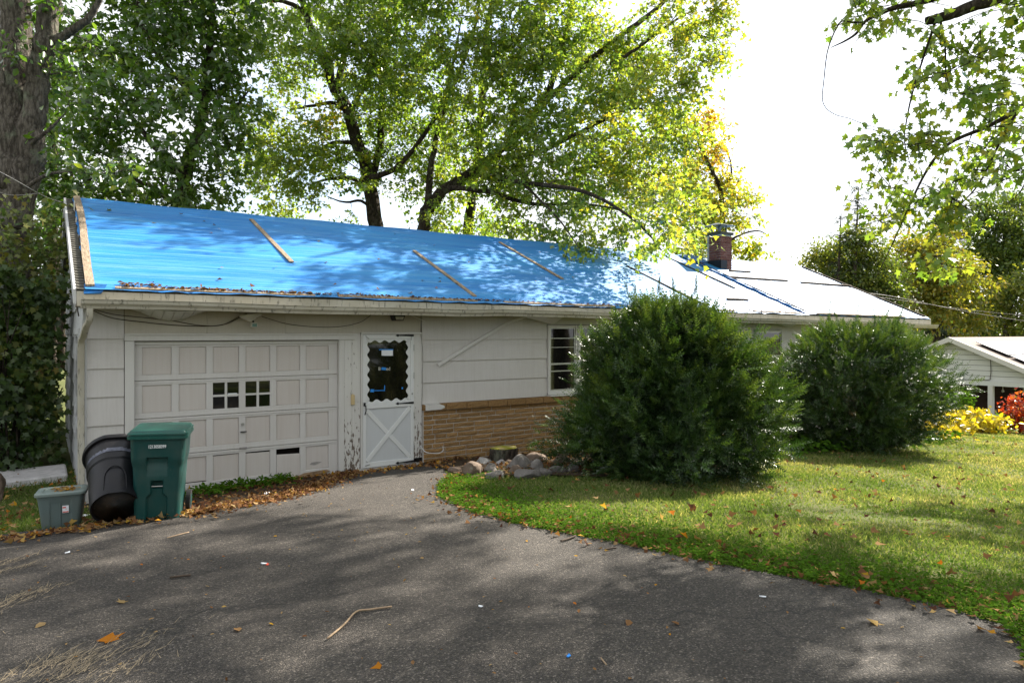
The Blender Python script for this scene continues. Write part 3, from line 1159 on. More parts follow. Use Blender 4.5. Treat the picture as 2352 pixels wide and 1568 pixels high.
# taped things on the glass
gv = VS + .0195
def decal(name, mat, pts, par=storm, v=gv):
    q = MB()
    q.prism([(x, v - .0015, z) for x, z in pts], (0, .0012, 0))
    return q.build(name, M[mat], par)


decal('paper_sheet', 'paper', [(3.99, 1.78), (4.185, 1.775), (4.185, 1.865), (3.99, 1.868)])
decal('tape', 'blue_tape', [(3.95, 1.869), (4.19, 1.866), (4.19, 1.882), (3.95, 1.885)])
decal('tape', 'blue_tape', [(3.985, 1.555), (4.065, 1.548), (4.072, 1.59), (3.99, 1.598)])
decal('tape', 'blue_tape', [(3.80, 1.215), (3.86, 1.21), (3.865, 1.255), (3.805, 1.26)])
decal('tape', 'blue_tape', [(3.865, 1.226), (4.03, 1.222), (4.03, 1.236), (3.865, 1.24)])
decal('tape', 'blue_tape', [(4.032, 1.22), (4.048, 1.22), (4.05, 1.31), (4.036, 1.312)])
decal('tape', 'blue_tape', [(4.335, 1.235), (4.36, 1.235), (4.362, 1.268), (4.338, 1.265)])


def text_part(name, body, size, mat, parent, mtx, depth=.001, width=1.0, bold=0.0):
    cu = bpy.data.curves.new(name, 'FONT')
    cu.body = body
    cu.size = size
    cu.extrude = depth
    cu.offset = bold
    cu.align_x = 'CENTER'
    cu.align_y = 'CENTER'
    cu.resolution_u = 3
    o = bpy.data.objects.new(name, cu)
    COL.objects.link(o)
    bpy.context.view_layer.update()
    me = bpy.data.meshes.new_from_object(o.evaluated_get(bpy.context.evaluated_depsgraph_get()))
    bpy.data.objects.remove(o)
    me.transform(Matrix.Diagonal((width, 1, 1, 1)))
    me.transform(mtx)
    me.materials.clear()
    return put(name, me, mat, parent)


FACE = Matrix(((1, 0, 0, 0), (0, 0, -1, 0), (0, 1, 0, 0), (0, 0, 0, 1)))      # xy text -> xz, facing -V
text_part('lettering', 'B', .075, M['plastic_white'], storm, Matrix.Translation((3.955, gv - .001, 1.572)) @ FACE)
text_part('lettering', 'ed', .075, M['plastic_white'], storm, Matrix.Translation((4.103, gv - .001, 1.568)) @ FACE)

# doorbell box
q = MB()
q.box(3.482, 3.540, -.060, -.031, 1.035, 1.185)
q.box(3.495, 3.527, -.068, -.061, 1.08, 1.15)
q.tube([(3.511, -.045, 1.185), (3.511, -.045, 1.20)], .012, 8)
bevel(q.build('doorbell', M['beige'], house), .006, 2)

# ---- brick base: split-face bricks in running courses, projecting cap
bw = empty('brick_base_holder', None, None, (0, 0, 0)) if False else None
q = MB()
q.box(4.71, HL, -.075, -.001, -2.0, .86)
base_wall = q.build('brick_wall', M['mortar'], house)
brick_protos = {}


def brick_mesh(ln, h, dpt, var):
    key = (round(ln, 2), round(h, 3), round(dpt, 3), var)
    if key in brick_protos:
        return brick_protos[key]
    rr = random.Random(hash(key) & 0xffff)
    nxb, nzb = max(3, int(ln / .07)), 3
    b = MB()
    fr = []
    for j in range(nzb + 1):
        for i in range(nxb + 1):
            edge = i in (0, nxb) or j in (0, nzb)
            x = -ln / 2 + ln * i / nxb + (0 if i in (0, nxb) else rr.uniform(-.012, .012))
            z = -h / 2 + h * j / nzb + (0 if not j in (0, nzb) else rr.uniform(-.0025, .0025))
            y = -dpt + (rr.uniform(.000, .005) if edge else rr.uniform(-.007, .004))
            fr.append((x, y, z))
    b.v += fr
    n1 = nxb + 1
    for j in range(nzb):
        for i in range(nxb):
            a = j * n1 + i
            b.f.append((a, a + 1, a + n1 + 1, a + n1))
    per = [i for i in range(n1)] + [j * n1 + nxb for j in range(1, nzb + 1)] + [nzb * n1 + i for i in range(nxb - 1, -1, -1)] + [j * n1 for j in range(nzb - 1, 0, -1)]
    k = len(b.v)
    for p in per:
        x, y, z = b.v[p]
        b.v.append((x, .004, z))
    for i in range(len(per)):
        i2 = (i + 1) % len(per)
        b.f.append((per[i], per[i2], k + i2, k + i))
    me = b.mesh('brick')
    brick_protos[key] = me
    return me


row_h, far = .0782, MB()
rb = random.Random(3)
for r in range(13):
    z = .86 - row_h * (r + .5)
    u = 4.715 - rb.choice((0, 0, 0, 0)) 
    first = True
    while u < HL - .05:
        ln = rb.choice((.29, .39, .39, .39, .30, .2))
        if first:
            ln = rb.choice((.15, .2, .3, .39))
            first = False
        ln = min(ln, HL - u)
        if u < 9.6 and r < 12 or (14.4 < u < 16.0 and r < 8):
            o = put('brick', brick_mesh(ln, row_h - .015, .009, rb.randrange(5)), M['brick'], base_wall, (u + ln / 2, -.075 - rb.uniform(0, .005), z))
        else:
            far.box(u + .002, u + ln - .002, -.093 - rb.uniform(0, .006), -.076, z - row_h / 2 + .006, z + row_h / 2 - .006)
        u += ln + .015
b = far.build('brickwork', M['brick'], base_wall)
b['kind'] = 'stuff'
u = 4.712
while u < HL - .05:
    ln = min(rb.choice((.39, .39, .42)), HL - u)
    o = put('cap_brick', brick_mesh(ln, .098, .135, rb.randrange(3)), M['brick'], base_wall, (u + ln / 2, -.002, .914 + rb.uniform(-.003, .003)))
    u += ln + .010
q = MB()                                                 # white paint slopped over the first cap brick
q.loft([[(4.715, -.143, .872), (5.0, -.143, .874), (5.08, -.143, .90), (5.06, -.143, .935), (4.98, -.143, .962), (4.715, -.143, .962)],
        [(4.715, -.146, .872), (4.99, -.146, .876), (5.06, -.146, .90), (5.05, -.146, .93), (4.97, -.146, .960), (4.715, -.146, .96)]])
q.poly([(4.715, -.146, .964), (5.0, -.146, .964), (5.02, -.02, .966), (4.715, -.02, .966)])
q.build('paint_smear', M['trim'], base_wall)

# ---- windows of the front wall
def window(u0, u1, z0, z1, bars, screen=True, mull=()):
    f = MB()
    t = .045
    f.box(u0, u0 + t, -.052, -.001, z0, z1)
    f.box(u1 - t, u1, -.052, -.001, z0, z1)
    f.box(u0 + t, u1 - t, -.050, -.001, z1 - t, z1)
    f.box(u0 - .02, u1 + .02, -.075, -.053, z0 - .03, z0 + .012)
    f.box(u0 + t, u1 - t, -.050, -.001, z0, z0 + t)
    win = bevel(f.build('window', M['trim'], house), .003)
    a, b, c, d = u0 + t, u1 - t, z0 + t, z1 - t
    s = MB()
    s.box(a + .001, a + .03, -.036, -.012, c, d)
    s.box(b - .03, b - .001, -.036, -.012, c, d)
    for k, (zz, hh) in enumerate(bars):
        s.box(a + .03, b - .03, -.034 - .001 * k, -.012, zz - hh / 2, zz + hh / 2)
    s.box(a + .03, b - .03, -.036, -.012, c, c + .02)
    s.box(a + .03, b - .03, -.036, -.012, d - .025, d)
    s.build('sash', M['metal'], win)
    zz = [c] + [q[0] for q in bars] + [d]
    for k in range(len(zz) - 1):
        p = MB()
        p.box(a + .031, b - .031, -.022, -.016, zz[k] + .006, zz[k + 1] - .006)
        p.build('pane', M['glass'], win)
    return win


window(7.312, 8.02, 1.02, 2.29, [(1.425, .022), (1.56, .034), (1.87, .012), (2.04, .016)])
window(8.035, 9.95, 1.02, 2.29, [])
window(9.965, 10.70, 1.02, 2.29, [(1.425, .035), (1.87, .018)])
window(13.52, 14.60, .97, 2.22, [(1.58, .04)])
q = MB()
q.box(7.30, 10.75, -.16, -.003, .966, .985)
q.build('window_ledge', M['trim'], house)

# ---- left gable end: lapped shingles, some slipped, and a tall window
gy0 = [(0.0, 7.2)]
zc = [-.12, .25, .62, .99, 1.36, 1.73, 2.10, 2.47, 2.84, 3.2, 3.55, 3.9, 4.25]
for i in range(len(zc) - 1):
    z0, z1 = zc[i], zc[i + 1]
    zt = max(z0, 2.3)
    v0 = 0.02 if z0 < 2.3 else RV * (z0 - 2.35) / 1.95
    v1 = HD - v0
    v = v0
    while v < v1 - .1:
        e = min(v + rb.choice((.45, .6, .6)), v1)
        if not (z0 > .5 and z1 < 2.2 and v > .5 and e < 1.9) or i > 6 or i < 2:
            q = MB()
            sl = rb.gauss(0, .006) if i < 6 else rb.gauss(0, .028)
            q.hexa([(-.030 - rb.uniform(0, .012), v, z0 + sl), (-.030, e - .006, z0 + sl * .3), (-.001, e - .006, z0), (-.001, v, z0), (-.010, v, z1 + .01), (-.010, e - .006, z1 + .01), (-.001, e - .006, z1 + .01), (-.001, v, z1 + .01)])
            q.build('gable_shingle', M['gable'], house)
        v = e
f = MB()
f.box(-.05, -.001, .50, .58, .85, 2.2)
f.box(-.05, -.001, 1.70, 1.78, .85, 2.2)
f.box(-.05, -.001, .58, 1.70, 2.12, 2.2)
f.box(-.05, -.001, .58, 1.70, .85, .93)
gw = f.build('side_window', M['gable'], house)
p = MB()
p.box(-.02, -.014, .58, 1.70, .93, 2.12)
p.build('pane', M['glass'], gw)
p = MB()
p.box(-.035, -.021, .58, 1.70, 1.50, 1.54)
p.build('sash', M['metal'], gw)

# ---- chimney, every brick a piece
cu0, cu1, cv0, cv1 = 15.58, 16.09, 2.60, 3.10
zc0, zc1 = 3.85, 4.98
q = MB()
q.box(cu0 + .012, cu1 - .012, cv0 + .012, cv1 - .012, zc0 - .1, zc1 + .02)
chim = q.build('chimney', M['mortar'], house)
ch = .072
k = 0
z = zc0
while z < zc1 - .05:
    off = .105 if k % 2 else .21
    for face in range(4):
        if face in (0, 2):
            a0, a1 = cu0, cu1
        else:
            a0, a1 = cv0 + .09, cv1 - .09
        u, ln = a0, off
        while u < a1 - .01:
            e = min(u + ln, a1)
            if a1 - e < .05:
                e = a1
            q = MB()
            pr = rb.uniform(0, .005)
            if face == 0:
                q.box(u + .004, e - .004, cv0 - pr, cv0 + .089, z + .004, z + ch - .006)
            elif face == 2:
                q.box(u + .004, e - .004, cv1 - .089, cv1 + pr, z + .004, z + ch - .006)
            elif face == 1:
                q.box(cu1 - .09, cu1 + pr, u + .004, e - .004, z + .004, z + ch - .006)
            else:
                q.box(cu0 - pr, cu0 + .09, u + .004, e - .004, z + .004, z + ch - .006)
            if face < 2 or face == 3:
                q.build('chimney_brick', M['chim'], chim)
            u, ln = e, .21
    z += ch
    k += 1
q = MB()
q.box(cu0 - .035, cu1 + .035, cv0 - .035, cv1 + .035, zc1, zc1 + .07)
q.loft([[(cu0 - .02, cv0 - .02, zc1 + .07), (cu1 + .02, cv0 - .02, zc1 + .07), (cu1 + .02, cv1 + .02, zc1 + .07), (cu0 - .02, cv1 + .02, zc1 + .07)],
        [(cu0 + .12, cv0 + .13, zc1 + .11), (cu1 - .12, cv0 + .13, zc1 + .11), (cu1 - .12, cv1 - .13, zc1 + .11), (cu0 + .12, cv1 - .13, zc1 + .11)]])
q.build('chimney_crown', M['shingle'], chim)
q = MB()
cx, cy = (cu0 + cu1) / 2, (cv0 + cv1) / 2
for sx in (-.14, .14):
    for sy in (-.14, .14):
        q.box(cx + sx - .015, cx + sx + .015, cy + sy - .015, cy + sy + .015, zc1 + .075, zc1 + .27)
q.loft([[(cx - .33, cy - .33, zc1 + .262), (cx + .33, cy - .33, zc1 + .262), (cx + .33, cy + .33, zc1 + .262), (cx - .33, cy + .33, zc1 + .262)],
        [(cx - .33, cy - .33, zc1 + .272), (cx + .33, cy - .33, zc1 + .272), (cx + .33, cy + .33, zc1 + .272), (cx - .33, cy + .33, zc1 + .272)],
        [(cx - .15, cy - .03, zc1 + .35), (cx + .15, cy - .03, zc1 + .35), (cx + .15, cy + .03, zc1 + .35), (cx - .15, cy + .03, zc1 + .35)]])
q.build('chimney_cap', plain('galvanised_cap', (0.16, 0.2, 0.26), 0.4, 0.2, 8, 0.05, 0.5, 0.7), chim)
q = MB()                                                 # tarred foot
for (x0, x1, y0, y1) in ((cu0 - .022, cu0 - .003, cv0 - .03, cv1), (cu0 - .022, cu1 - .25, cv0 - .025, cv0 - .007)):
    q.box(x0, x1, y0, y1, 3.95, 4.24)
q.build('flashing', plain('roof_tar', (0.012, 0.018, 0.03), 0.6), chim)

# ================================================================== TARPS AND BATTENS
def tarp(name, label, u0, u1, v0, v1, mat, dz, seed, hem=.0):
    rg = random.Random(seed)
    nu, nv = int((u1 - u0) / .16), int((v1 - v0) / .12)
    q = MB()
    rows_ = []
    for j in range(nv + 1):
        for i in range(nu + 1):
            u = u0 + (u1 - u0) * i / nu
            v = v0 + (v1 - v0) * j / nv
            eu = u + (rg.uniform(-.02, .02) if i in (0, nu) else 0)
            edge = min(i, nu - i, j, nv - j)
            z = zr(u, v) + dz + .003 * math.sin(v * 2.7 + 1.9 * math.sin(u * .5) + .4 * u) + .005 * math.sin(u * 1.3 + v * 1.7) * math.sin(u * .37) + rg.uniform(0, .004) + (.012 if edge == 0 else 0)
            if j == nv:
                z = 4.415 + dz + .008 * math.sin(u * 3.3)
            q.v.append((eu, v, z))
    n1 = nu + 1
    for j in range(nv):
        for i in range(nu):
            a = j * n1 + i
            q.f.append((a, a + 1, a + n1 + 1, a + n1))
    k = len(q.v)                                         # over the ridge and a little down the back
    for i in range(n1):
        x, y, z = q.v[nv * n1 + i]
        q.v.append((x, RV + .9, z - .39))
    for i in range(nu):
        a = nv * n1 + i
        q.f.append((a, a + 1, k + i + 1, k + i))
    if hem:
        k = len(q.v)
        for i in range(n1):
            x, y, z = q.v[i]
            q.v.append((x, y - .03, z - hem + rg.uniform(-.012, .012)))
        for i in range(nu):
            q.f.append((i, k + i, k + i + 1, i + 1))
    o = q.build(name, mat, smooth=True, fix=True)
    tag(o, label, 'tarp', 'tarps covering the roof')
    return o


t1 = tarp('tarp', 'large sun-streaked blue tarp covering the roof from its left edge to the dark fold', .0, 15.0, -.47, RV, M['tarp'], .016, 1, .018)
t2 = tarp('tarp', 'pale glaring tarp on the right end of the roof, past the chimney', 14.88, 21.25, -.44, RV, M['tarp'], .028, 2, .03)
q = MB()                                                 # rucked double fold where the two tarps overlap
rings = []
for i in range(46):
    v = RV - .1 - i * (RV + .45) / 46
    wdt = .055 + .03 * math.sin(i * 1.7) + .02 * math.sin(i * .6)
    h = .03 + .02 * abs(math.sin(i * 2.3))
    uc = 14.90 + .02 * math.sin(i * .9)
    z = zr(15, v) + .03
    rings.append([(uc - wdt, v, z), (uc - wdt * .4, v, z + h), (uc + wdt * .3, v + .01, z + h * .5), (uc + wdt * .8, v, z + h * .9), (uc + wdt * 1.2, v, z)])
q.loft(rings)
q.build('fold', M['fold'], t2, True)
q = MB()
for i in range(9):                                       # loose blue corner bunched up against the chimney
    a = i / 9
    q.poly([(15.0 + a * .5, 2.9 + .1 * a, zr(15, 2.9) + .07 + .04 * (i % 2)), (15.06 + a * .5, 2.9 + .1 * a, zr(15, 2.9) + .07 + .04 * ((i + 1) % 2)),
            (15.06 + a * .5, 3.45, zr(15, 3.45) + .08 + .03 * ((i + 1) % 2)), (15.0 + a * .5, 3.45, zr(15, 3.45) + .08 + .03 * (i % 2))])
q.build('rucked_corner', M['fold'], t2)
q = MB()
q.loft([[(-.02, -.49, 2.60), (.15, -.49, 2.61), (.2, -.40, 2.72), (.0, -.38, 2.71)], [(-.03, -.52, 2.61), (.16, -.51, 2.63), (.22, -.42, 2.735), (-.02, -.40, 2.735)]])
q.build('bunched_corner', M['fold'], t1)


def batten(label, a, b, wd=.075, th=.022, n=7, bend=0.0, lift=.045, mat='batten'):
    a, b = Vector((a[0], a[1], 0)), Vector((b[0], b[1], 0))
    d = (b - a).normalized()
    s = Vector((-d.y, d.x, 0)) * wd / 2
    rings = []
    mid = (a + b) / 2
    for i in range(n):
        t = i / (n - 1)
        c = a.lerp(b, t) + Vector((-d.y, d.x, 0)) * bend * math.sin(math.pi * t * 1.6)
        zz = zr(c.x, c.y) + lift + random.uniform(-.002, .004)
        l_, r_ = c - s * random.uniform(.93, 1.06), c + s * random.uniform(.93, 1.06)
        rings.append([(l_.x, l_.y, zr(l_.x, l_.y) + lift - th), (r_.x, r_.y, zr(r_.x, r_.y) + lift - th), (r_.x, r_.y, zr(r_.x, r_.y) + lift + random.uniform(0, .003)), (l_.x, l_.y, zr(l_.x, l_.y) + lift + random.uniform(0, .003))])
    q = MB().loft(rings)
    zz = zr(mid.x, mid.y) + lift
    o = q.build('batten', M[mat], loc=(mid.x, mid.y, zz))
    ang = math.atan2(d.y, d.x)
    tag(o, label, 'wood strip', 'wood strips holding the tarps down')
    return o


batten('short weathered wood strip high on the tarp, leftmost of the sloping strips', (2.80, 3.22), (2.87, .94))
batten('weathered wood strip running down to the eave on the blue tarp above the entry door', (5.60, 2.05), (5.61, -.22))
batten('weathered wood strip starting near the ridge, midway between the door and the large yew', (8.40, 3.22), (8.44, .94))
batten('dark wood strip on the lower roof running down behind the top of the large yew', (11.48, 2.16), (11.55, -.06), .06, mat='batten_dark')
batten('long dark wood strip on the pale stretch of tarp just left of the fold', (14.10, 3.30), (14.20, 1.05), .06, mat='batten_dark')
batten('full-length wood strip lying along the rucked blue fold between the two tarps', (15.03, 3.45), (15.10, -.34), .06, lift=.065, mat='batten_dark')
batten('level wood strip across the pale tarp below the chimney', (15.1, 1.84), (17.74, 1.90), .07, lift=.075, th=.04, mat='batten_dark')
batten('level wood strip across the pale tarp ending at the right edge of the roof', (18.34, 1.84), (21.2, 1.88), .07, lift=.075, th=.04, mat='batten_dark')
batten('short wood scrap lying level low on the roof above the large yew', (12.82, .22), (13.62, .24), .06, lift=.06, th=.04, mat='batten_dark')
batten('short wood strip at the foot of the brick chimney', (15.75, 2.42), (16.75, 2.46), .06, lift=.07, th=.04, mat='batten_dark')
batten('thick bowed board along the left rake of the roof', (.045, 3.62), (.06, -.44), .095, .03, 14, .02, .06)
batten('thin strip along the right rake of the roof', (21.0, 3.5), (21.12, -.4), .08, lift=.08, th=.04, mat='batten_dark')
batten('long eave strip nearest the left corner of the roof', (.30, -.452), (2.78, -.462), .05)
batten('mossy eave strip on the roof edge above the entry door', (3.13, -.45), (5.52, -.435), .06)
batten('pale eave strip on the roof edge above the brick base', (6.05, -.45), (8.6, -.46), .055)
batten('eave strip on the roof edge behind the top of the large yew', (9.0, -.455), (12.2, -.455), .05)
batten('broken eave strip on the roof edge between the two yews', (12.9, -.44), (14.7, -.46), .05)
batten('eave strip on the roof edge above the right-hand yew', (15.4, -.44), (19.8, -.45), .05, lift=.055)
# debris caught along the eave
n = 900
uu = np.concatenate([rng.uniform(.35, 3, 420), rng.uniform(3, 6, 200), rng.uniform(6, 15, 280)])
vv_ = -.435 + np.abs(rng.normal(0, .022, n)) + np.where(uu < .8, rng.random(n) * .12, 0)
pp = np.array([(a, b, zr(a, b) + .045 + random.uniform(0, .012)) for a, b in zip(uu, vv_)])
leaves('roof_debris', T_OVAL, pp, rng.normal(0, 1, (n, 3)) * (1, 1, .1), rng.normal(0, .4, (n, 3)) + (0, 0, 1), .035 + .035 * rng.random(n), rng.random(n) * .55, M['litter'])
n = 70
uu, vv_ = rng.uniform(.6, 14, n), rng.uniform(-.2, 3.4, n)
pp = np.array([(a, b, zr(a, b) + .038) for a, b in zip(uu, vv_)])
leaves('roof_leaves', T_MID, pp, rng.normal(0, 1, (n, 3)) * (1, 1, .1), rng.normal(0, .25, (n, 3)) + (0, -.3, 1), .05 + .04 * rng.random(n), rng.random(n), M['litter'])

# ================================================================== FIXTURES AND CABLES ON THE FRONT
t = empty('motion_light', 'white motion sensor light hanging loose under the eave above the garage door', 'light', (1.99, -.06, 2.33))
q = MB()
rings = []
for zz, rr in ((2.405, .155), (2.385, .160), (2.36, .125), (2.335, .07), (2.315, .045)):
    rings.append([(1.985 + rr * math.cos(a) * 1.0 + (.0 if zz > 2.33 else .02), -.13 + rr * .62 * math.sin(a), zz + .02 * math.cos(a)) for a in [2 * math.pi * k / 20 for k in range(20)]])
q.loft(rings)
smooth_angle(q.build('canopy', M['plastic_white'], t, True), 50)
q = MB()
q.tube([(2.0, -.14, 2.32), (2.012, -.145, 2.28)], .014, 8)
q.build('swivel', M['black'], t)
q = MB()
q.box(1.975, 2.055, -.185, -.11, 2.215, 2.285)
bevel(q.build('sensor_housing', M['plastic_white'], t), .006)
q = MB()
q.box(1.983, 2.047, -.1875, -.1855, 2.225, 2.272)
q.build('lens', M['green_lens'], t)
t = empty('porch_light', 'small square flush porch light under the eave above the entry door', 'light', (4.23, -.12, 2.40))
q = MB()
q.loft([[(4.135, -.20, 2.42), (4.325, -.20, 2.42), (4.325, -.03, 2.42), (4.135, -.03, 2.42)], [(4.16, -.185, 2.335), (4.30, -.185, 2.335), (4.30, -.045, 2.335), (4.16, -.045, 2.335)]])
q.build('housing', M['black'], t)
q = MB()
q.hexa([(4.17, -.191, 2.35), (4.29, -.191, 2.35), (4.29, -.188, 2.35), (4.17, -.188, 2.35), (4.155, -.2015, 2.40), (4.305, -.2015, 2.40), (4.305, -.198, 2.40), (4.155, -.198, 2.40)])
q.build('lens', plain('frosted_lens', (.45, .42, .36), .4), t)


def wire(name, label, pts, r, mat, cat='cable', n=6):
    q = MB().tube(spline(pts, n), r, 6)
    return tag(q.build(name, M[mat], smooth=True), label, cat)


wire('cable', 'upper brown cable sagging from the downspout to the motion light', [(.10, -.14, 2.43), (.32, -.05, 2.375), (.60, -.035, 2.345), (.95, -.03, 2.31), (1.32, -.03, 2.245), (1.62, -.03, 2.25), (1.85, -.06, 2.375), (1.93, -.11, 2.405)], .0055, 'cable')
wire('cable', 'lower brown cable sagging from the downspout to the motion light', [(.08, -.16, 2.42), (.30, -.04, 2.33), (.62, -.03, 2.285), (1.0, -.03, 2.245), (1.4, -.03, 2.232), (1.66, -.03, 2.262), (1.86, -.08, 2.365)], .0055, 'cable')
wire('cable', 'thin brown cable looping from the motion light towards the entry door', [(2.13, -.14, 2.37), (2.5, -.04, 2.275), (2.9, -.025, 2.232), (3.3, -.025, 2.235), (3.62, -.03, 2.30), (3.78, -.05, 2.40), (3.80, -.1, 2.45)], .0045, 'cable')
wire('cable', 'grey cable hanging down the trim between the entry door and the brick base', [(4.69, -.05, 2.45), (4.67, -.055, 2.2), (4.70, -.06, 1.9), (4.715, -.05, 1.75), (4.70, -.06, 1.5), (4.705, -.05, 1.2), (4.69, -.055, .95)], .006, 'concrete')
wire('cable', 'short white cable curling out from the low brick wall beside the door', [(4.66, -.06, .30), (4.72, -.12, .20), (4.85, -.14, .165), (4.97, -.15, .16), (5.03, -.16, .20), (5.02, -.165, .265)], .007, 'white_cable')
wire('cable', 'black cable running down the left gable wall under the rake', [(-.06, 3.3, 4.2), (-.06, 2.9, 3.7), (-.07, 2.2, 3.5), (-.05, 1.6, 3.1), (-.08, 1.0, 3.05), (-.06, .5, 2.75), (-.09, .2, 2.6), (-.06, .0, 2.35)], .008, 'cable')
# fallen strip of trim
q = MB()
a, b, c = Vector((4.99, -.055, 1.605)), Vector((6.35, -.05, 2.30)), Vector((6.70, -.20, 2.44))
rings = []
for p, d in ((a, b - a), (a.lerp(b, .5) + Vector((0, 0, .005)), b - a), (b, c - a), (c, c - b)):
    d = d.normalized()
    up = Vector((-d.z, 0, d.x)) * .026
    o = Vector((0, -.014, 0))
    rings.append([p - up, p + up, p + up + o, p - up + o])
q.loft(rings)
tag(bevel(q.build('trim_strip', M['trim']), .002), 'fallen white trim strip hanging diagonally across the siding', 'trim strip')
q = MB()
q.bar((4.34, -.30, 2.43), (4.735, -.06, 2.33), .03, .008, (0, -.3, 1))
tag(q.build('trim_strip', M['storm']), 'short loose white trim strip dangling from the eave right of the porch light', 'trim strip')

# ================================================================== BINS
def plast(name, col, rough=.42, dirt=(.12, .10, .08), amt=.4):
    m = NT(name)
    d = m.ramp(m.noise(5, m.pos((1, 1, .7)), 6, .65), [(.45, 0.0), (.75, amt)])
    sc_ = m.ramp(m.noise(1, m.pos((40, 40, 6)), 4, .7), [(.64, 0.0), (.72, amt * .7)])
    c = m.mix(d, col, dirt)
    c = m.mix(sc_, c, tuple(q * .5 + .12 for q in col))
    return m.fin(c, m.mix(d, (rough,) * 3, (.75,) * 3), m.bump(m.noise(60, m.pos(), 3), .08, .004), .28 if 'black' in name else .42)


def rrect(wx, wy, r, n=8, extra=12):
    """rounded rectangle outline, its -y side finely divided, counter-clockwise from the -y side's left end"""
    o = []
    for i in range(extra * 3 + 1):
        o.append((-wx / 2 + r + (wx - 2 * r) * i / (extra * 3), -wy / 2))
    for cx_, cy_, a0 in ((1, -1, -90), (1, 1, 0), (-1, 1, 90), (-1, -1, 180)):
        for k in range(1, n + 1):
            a = R(a0 + 90 * k / n)
            o.append((cx_ * (wx / 2 - r) + r * math.cos(a), cy_ * (wy / 2 - r) + r * math.sin(a)))
    return o[:-1]


def xf(loc, rz=0, tilt=None):
    mtx = Matrix.Translation(loc) @ Matrix.Rotation(rz, 4, 'Z')
    return mtx @ tilt if tilt is not None else mtx


def apply(mb_, mtx):
    mb_.v = [tuple(mtx @ Vector(p)) for p in mb_.v]
    return mb_


M['bin'] = plast('dark_green_plastic', (.005, .050, .045), .38, (.06, .075, .06), .35)
M['bin_lid'] = plast('green_lid_plastic', (.007, .070, .056), .30, (.06, .085, .07), .3)
M['can'] = plast('black_can_plastic', (.006, .006, .008), .40, (.045, .034, .028), .22)
M['can_base'] = plast('muddy_black_plastic', (.012, .011, .010), .6, (.07, .045, .025), .8)
M['tote'] = plast('grey_tote_plastic', (.115, .155, .150), .45, (.13, .12, .09), .35)
M['tote_lid'] = plast('grey_lid_plastic', (.17, .215, .20), .45, (.2, .19, .13), .35)
M['rubber'] = plain('black_rubber', (.015, .015, .015), .8)

bx, by = .56, -2.24
bz = g(bx, by - .2) + .005
t = empty('wheeled_bin', 'dark green wheeled refuse bin with white number, rightmost of the three containers', 'bin', (bx, by, bz))
BM = xf((bx, by, bz), R(-15), Matrix.Rotation(R(1.5), 4, 'Y') @ Matrix.Diagonal((.86, .90, .88, 1)))


def step(v, a, b):
    return sm((v - a) / (b - a))


rings = []
for i in range(56):
    z = .975 * i / 55
    k = z / .975
    bul = .030 * step(z, .60, .73)
    wx, wy = .475 + .075 * k + bul, .52 + .12 * k + bul
    ring = []
    for x, y in rrect(wx, wy, .07):
        d = 0
        if y < -wy / 2 + .02:
            if abs(x) < .115 and z < .735:                # notch below the brow
                d += .030 * step(z, .58, .70) * (1 - step(abs(x), .105, .12)) + .012 * (1 - step(abs(x), .105, .12)) * step(z, .5, .6)
            half = .105 if z < .27 else (.105 - .045 * step(z, .27, .335))
            if z < .47:
                d += .035 * (1 - step(abs(x), half - .008, half + .008)) * (1 - step(z, .455, .47))
                if z > .38:
                    d += .045 * (1 - step(abs(x), .05, .06)) * step(z, .38, .40) * (1 - step(z, .45, .465))
        ring.append((x, y + d, z))
    rings.append(ring)
smooth_angle(apply(MB().loft(rings), BM).build('body', M['bin'], t, True), 35)
rings = []
for z, s in ((.955, .035), (.958, .05), (.988, .05), (.992, .03), (1.002, .03), (1.006, .048), (1.022, .045), (1.027, .015), (1.046, .0), (1.054, -.02), (1.056, -.08)):
    rings.append([(x, y, z + .006 * (y / .6)) for x, y in rrect(.585 + s, .68 + s, .06)])
smooth_angle(apply(MB().loft(rings), BM).build('lid', M['bin_lid'], t, True), 30)
q = MB()
q.tube([(-.058, -.255, .405), (.058, -.255, .405)], .007, 8)
apply(q, BM).build('lift_bar', M['metal'], t)
q = MB()
q.tube([(-.20, .37, .97), (-.20, .42, .99), (.20, .42, .99), (.20, .37, .97)], .014, 8)
apply(q, BM).build('handle', M['bin'], t)
for sx in (-1, 1):
    q = MB()
    q.tube([(sx * .265, .235, .125), (sx * .315, .235, .125)], .125, 28)
    wl = apply(q, BM).build('wheel', M['rubber'], t)
    q = MB()
    q.tube([(sx * .262, .235, .125), (sx * .319, .235, .125)], .07, 20)
    apply(q, BM).build('hub', M['bin'], wl)
for sx in (-1, 1):
    q = MB()
    q.box(sx * .262 - .012, sx * .262 + .012, -.31, -.27, .84, .955)
    bevel(apply(q, BM).build('lid_bracket', M['bin'], t), .004)
text_part('number', '1213058399', .052, plain('white_stamp', (.8, .82, .82), .5, .05), t,
          BM @ Matrix.Translation((0.0, -.3445, .868)) @ Matrix.Rotation(R(-3.2), 4, 'X') @ FACE, .0012, .72, .0008)

# tipped black can, mouth leaning back towards the garage
kx, ky = .16, -2.1
kz = g(kx, ky - .2) + .012
t = empty('trash_can', 'black trash can tipped back showing its muddy underside, between grey tote and green bin', 'trash can', (kx, ky, kz))
KM = xf((kx, ky - .16, kz), R(-4), Matrix.Rotation(R(-57), 4, 'X') @ Matrix.Scale(.91, 4))
KM = KM @ Matrix.Translation((0, -.235, 0))


FL = .96


def dring(rx, ry, z, n=40, flat=FL):
    return [(rx * math.cos(2 * math.pi * k / n), max(-ry * flat, ry * math.sin(2 * math.pi * k / n)), z) for k in range(n)]


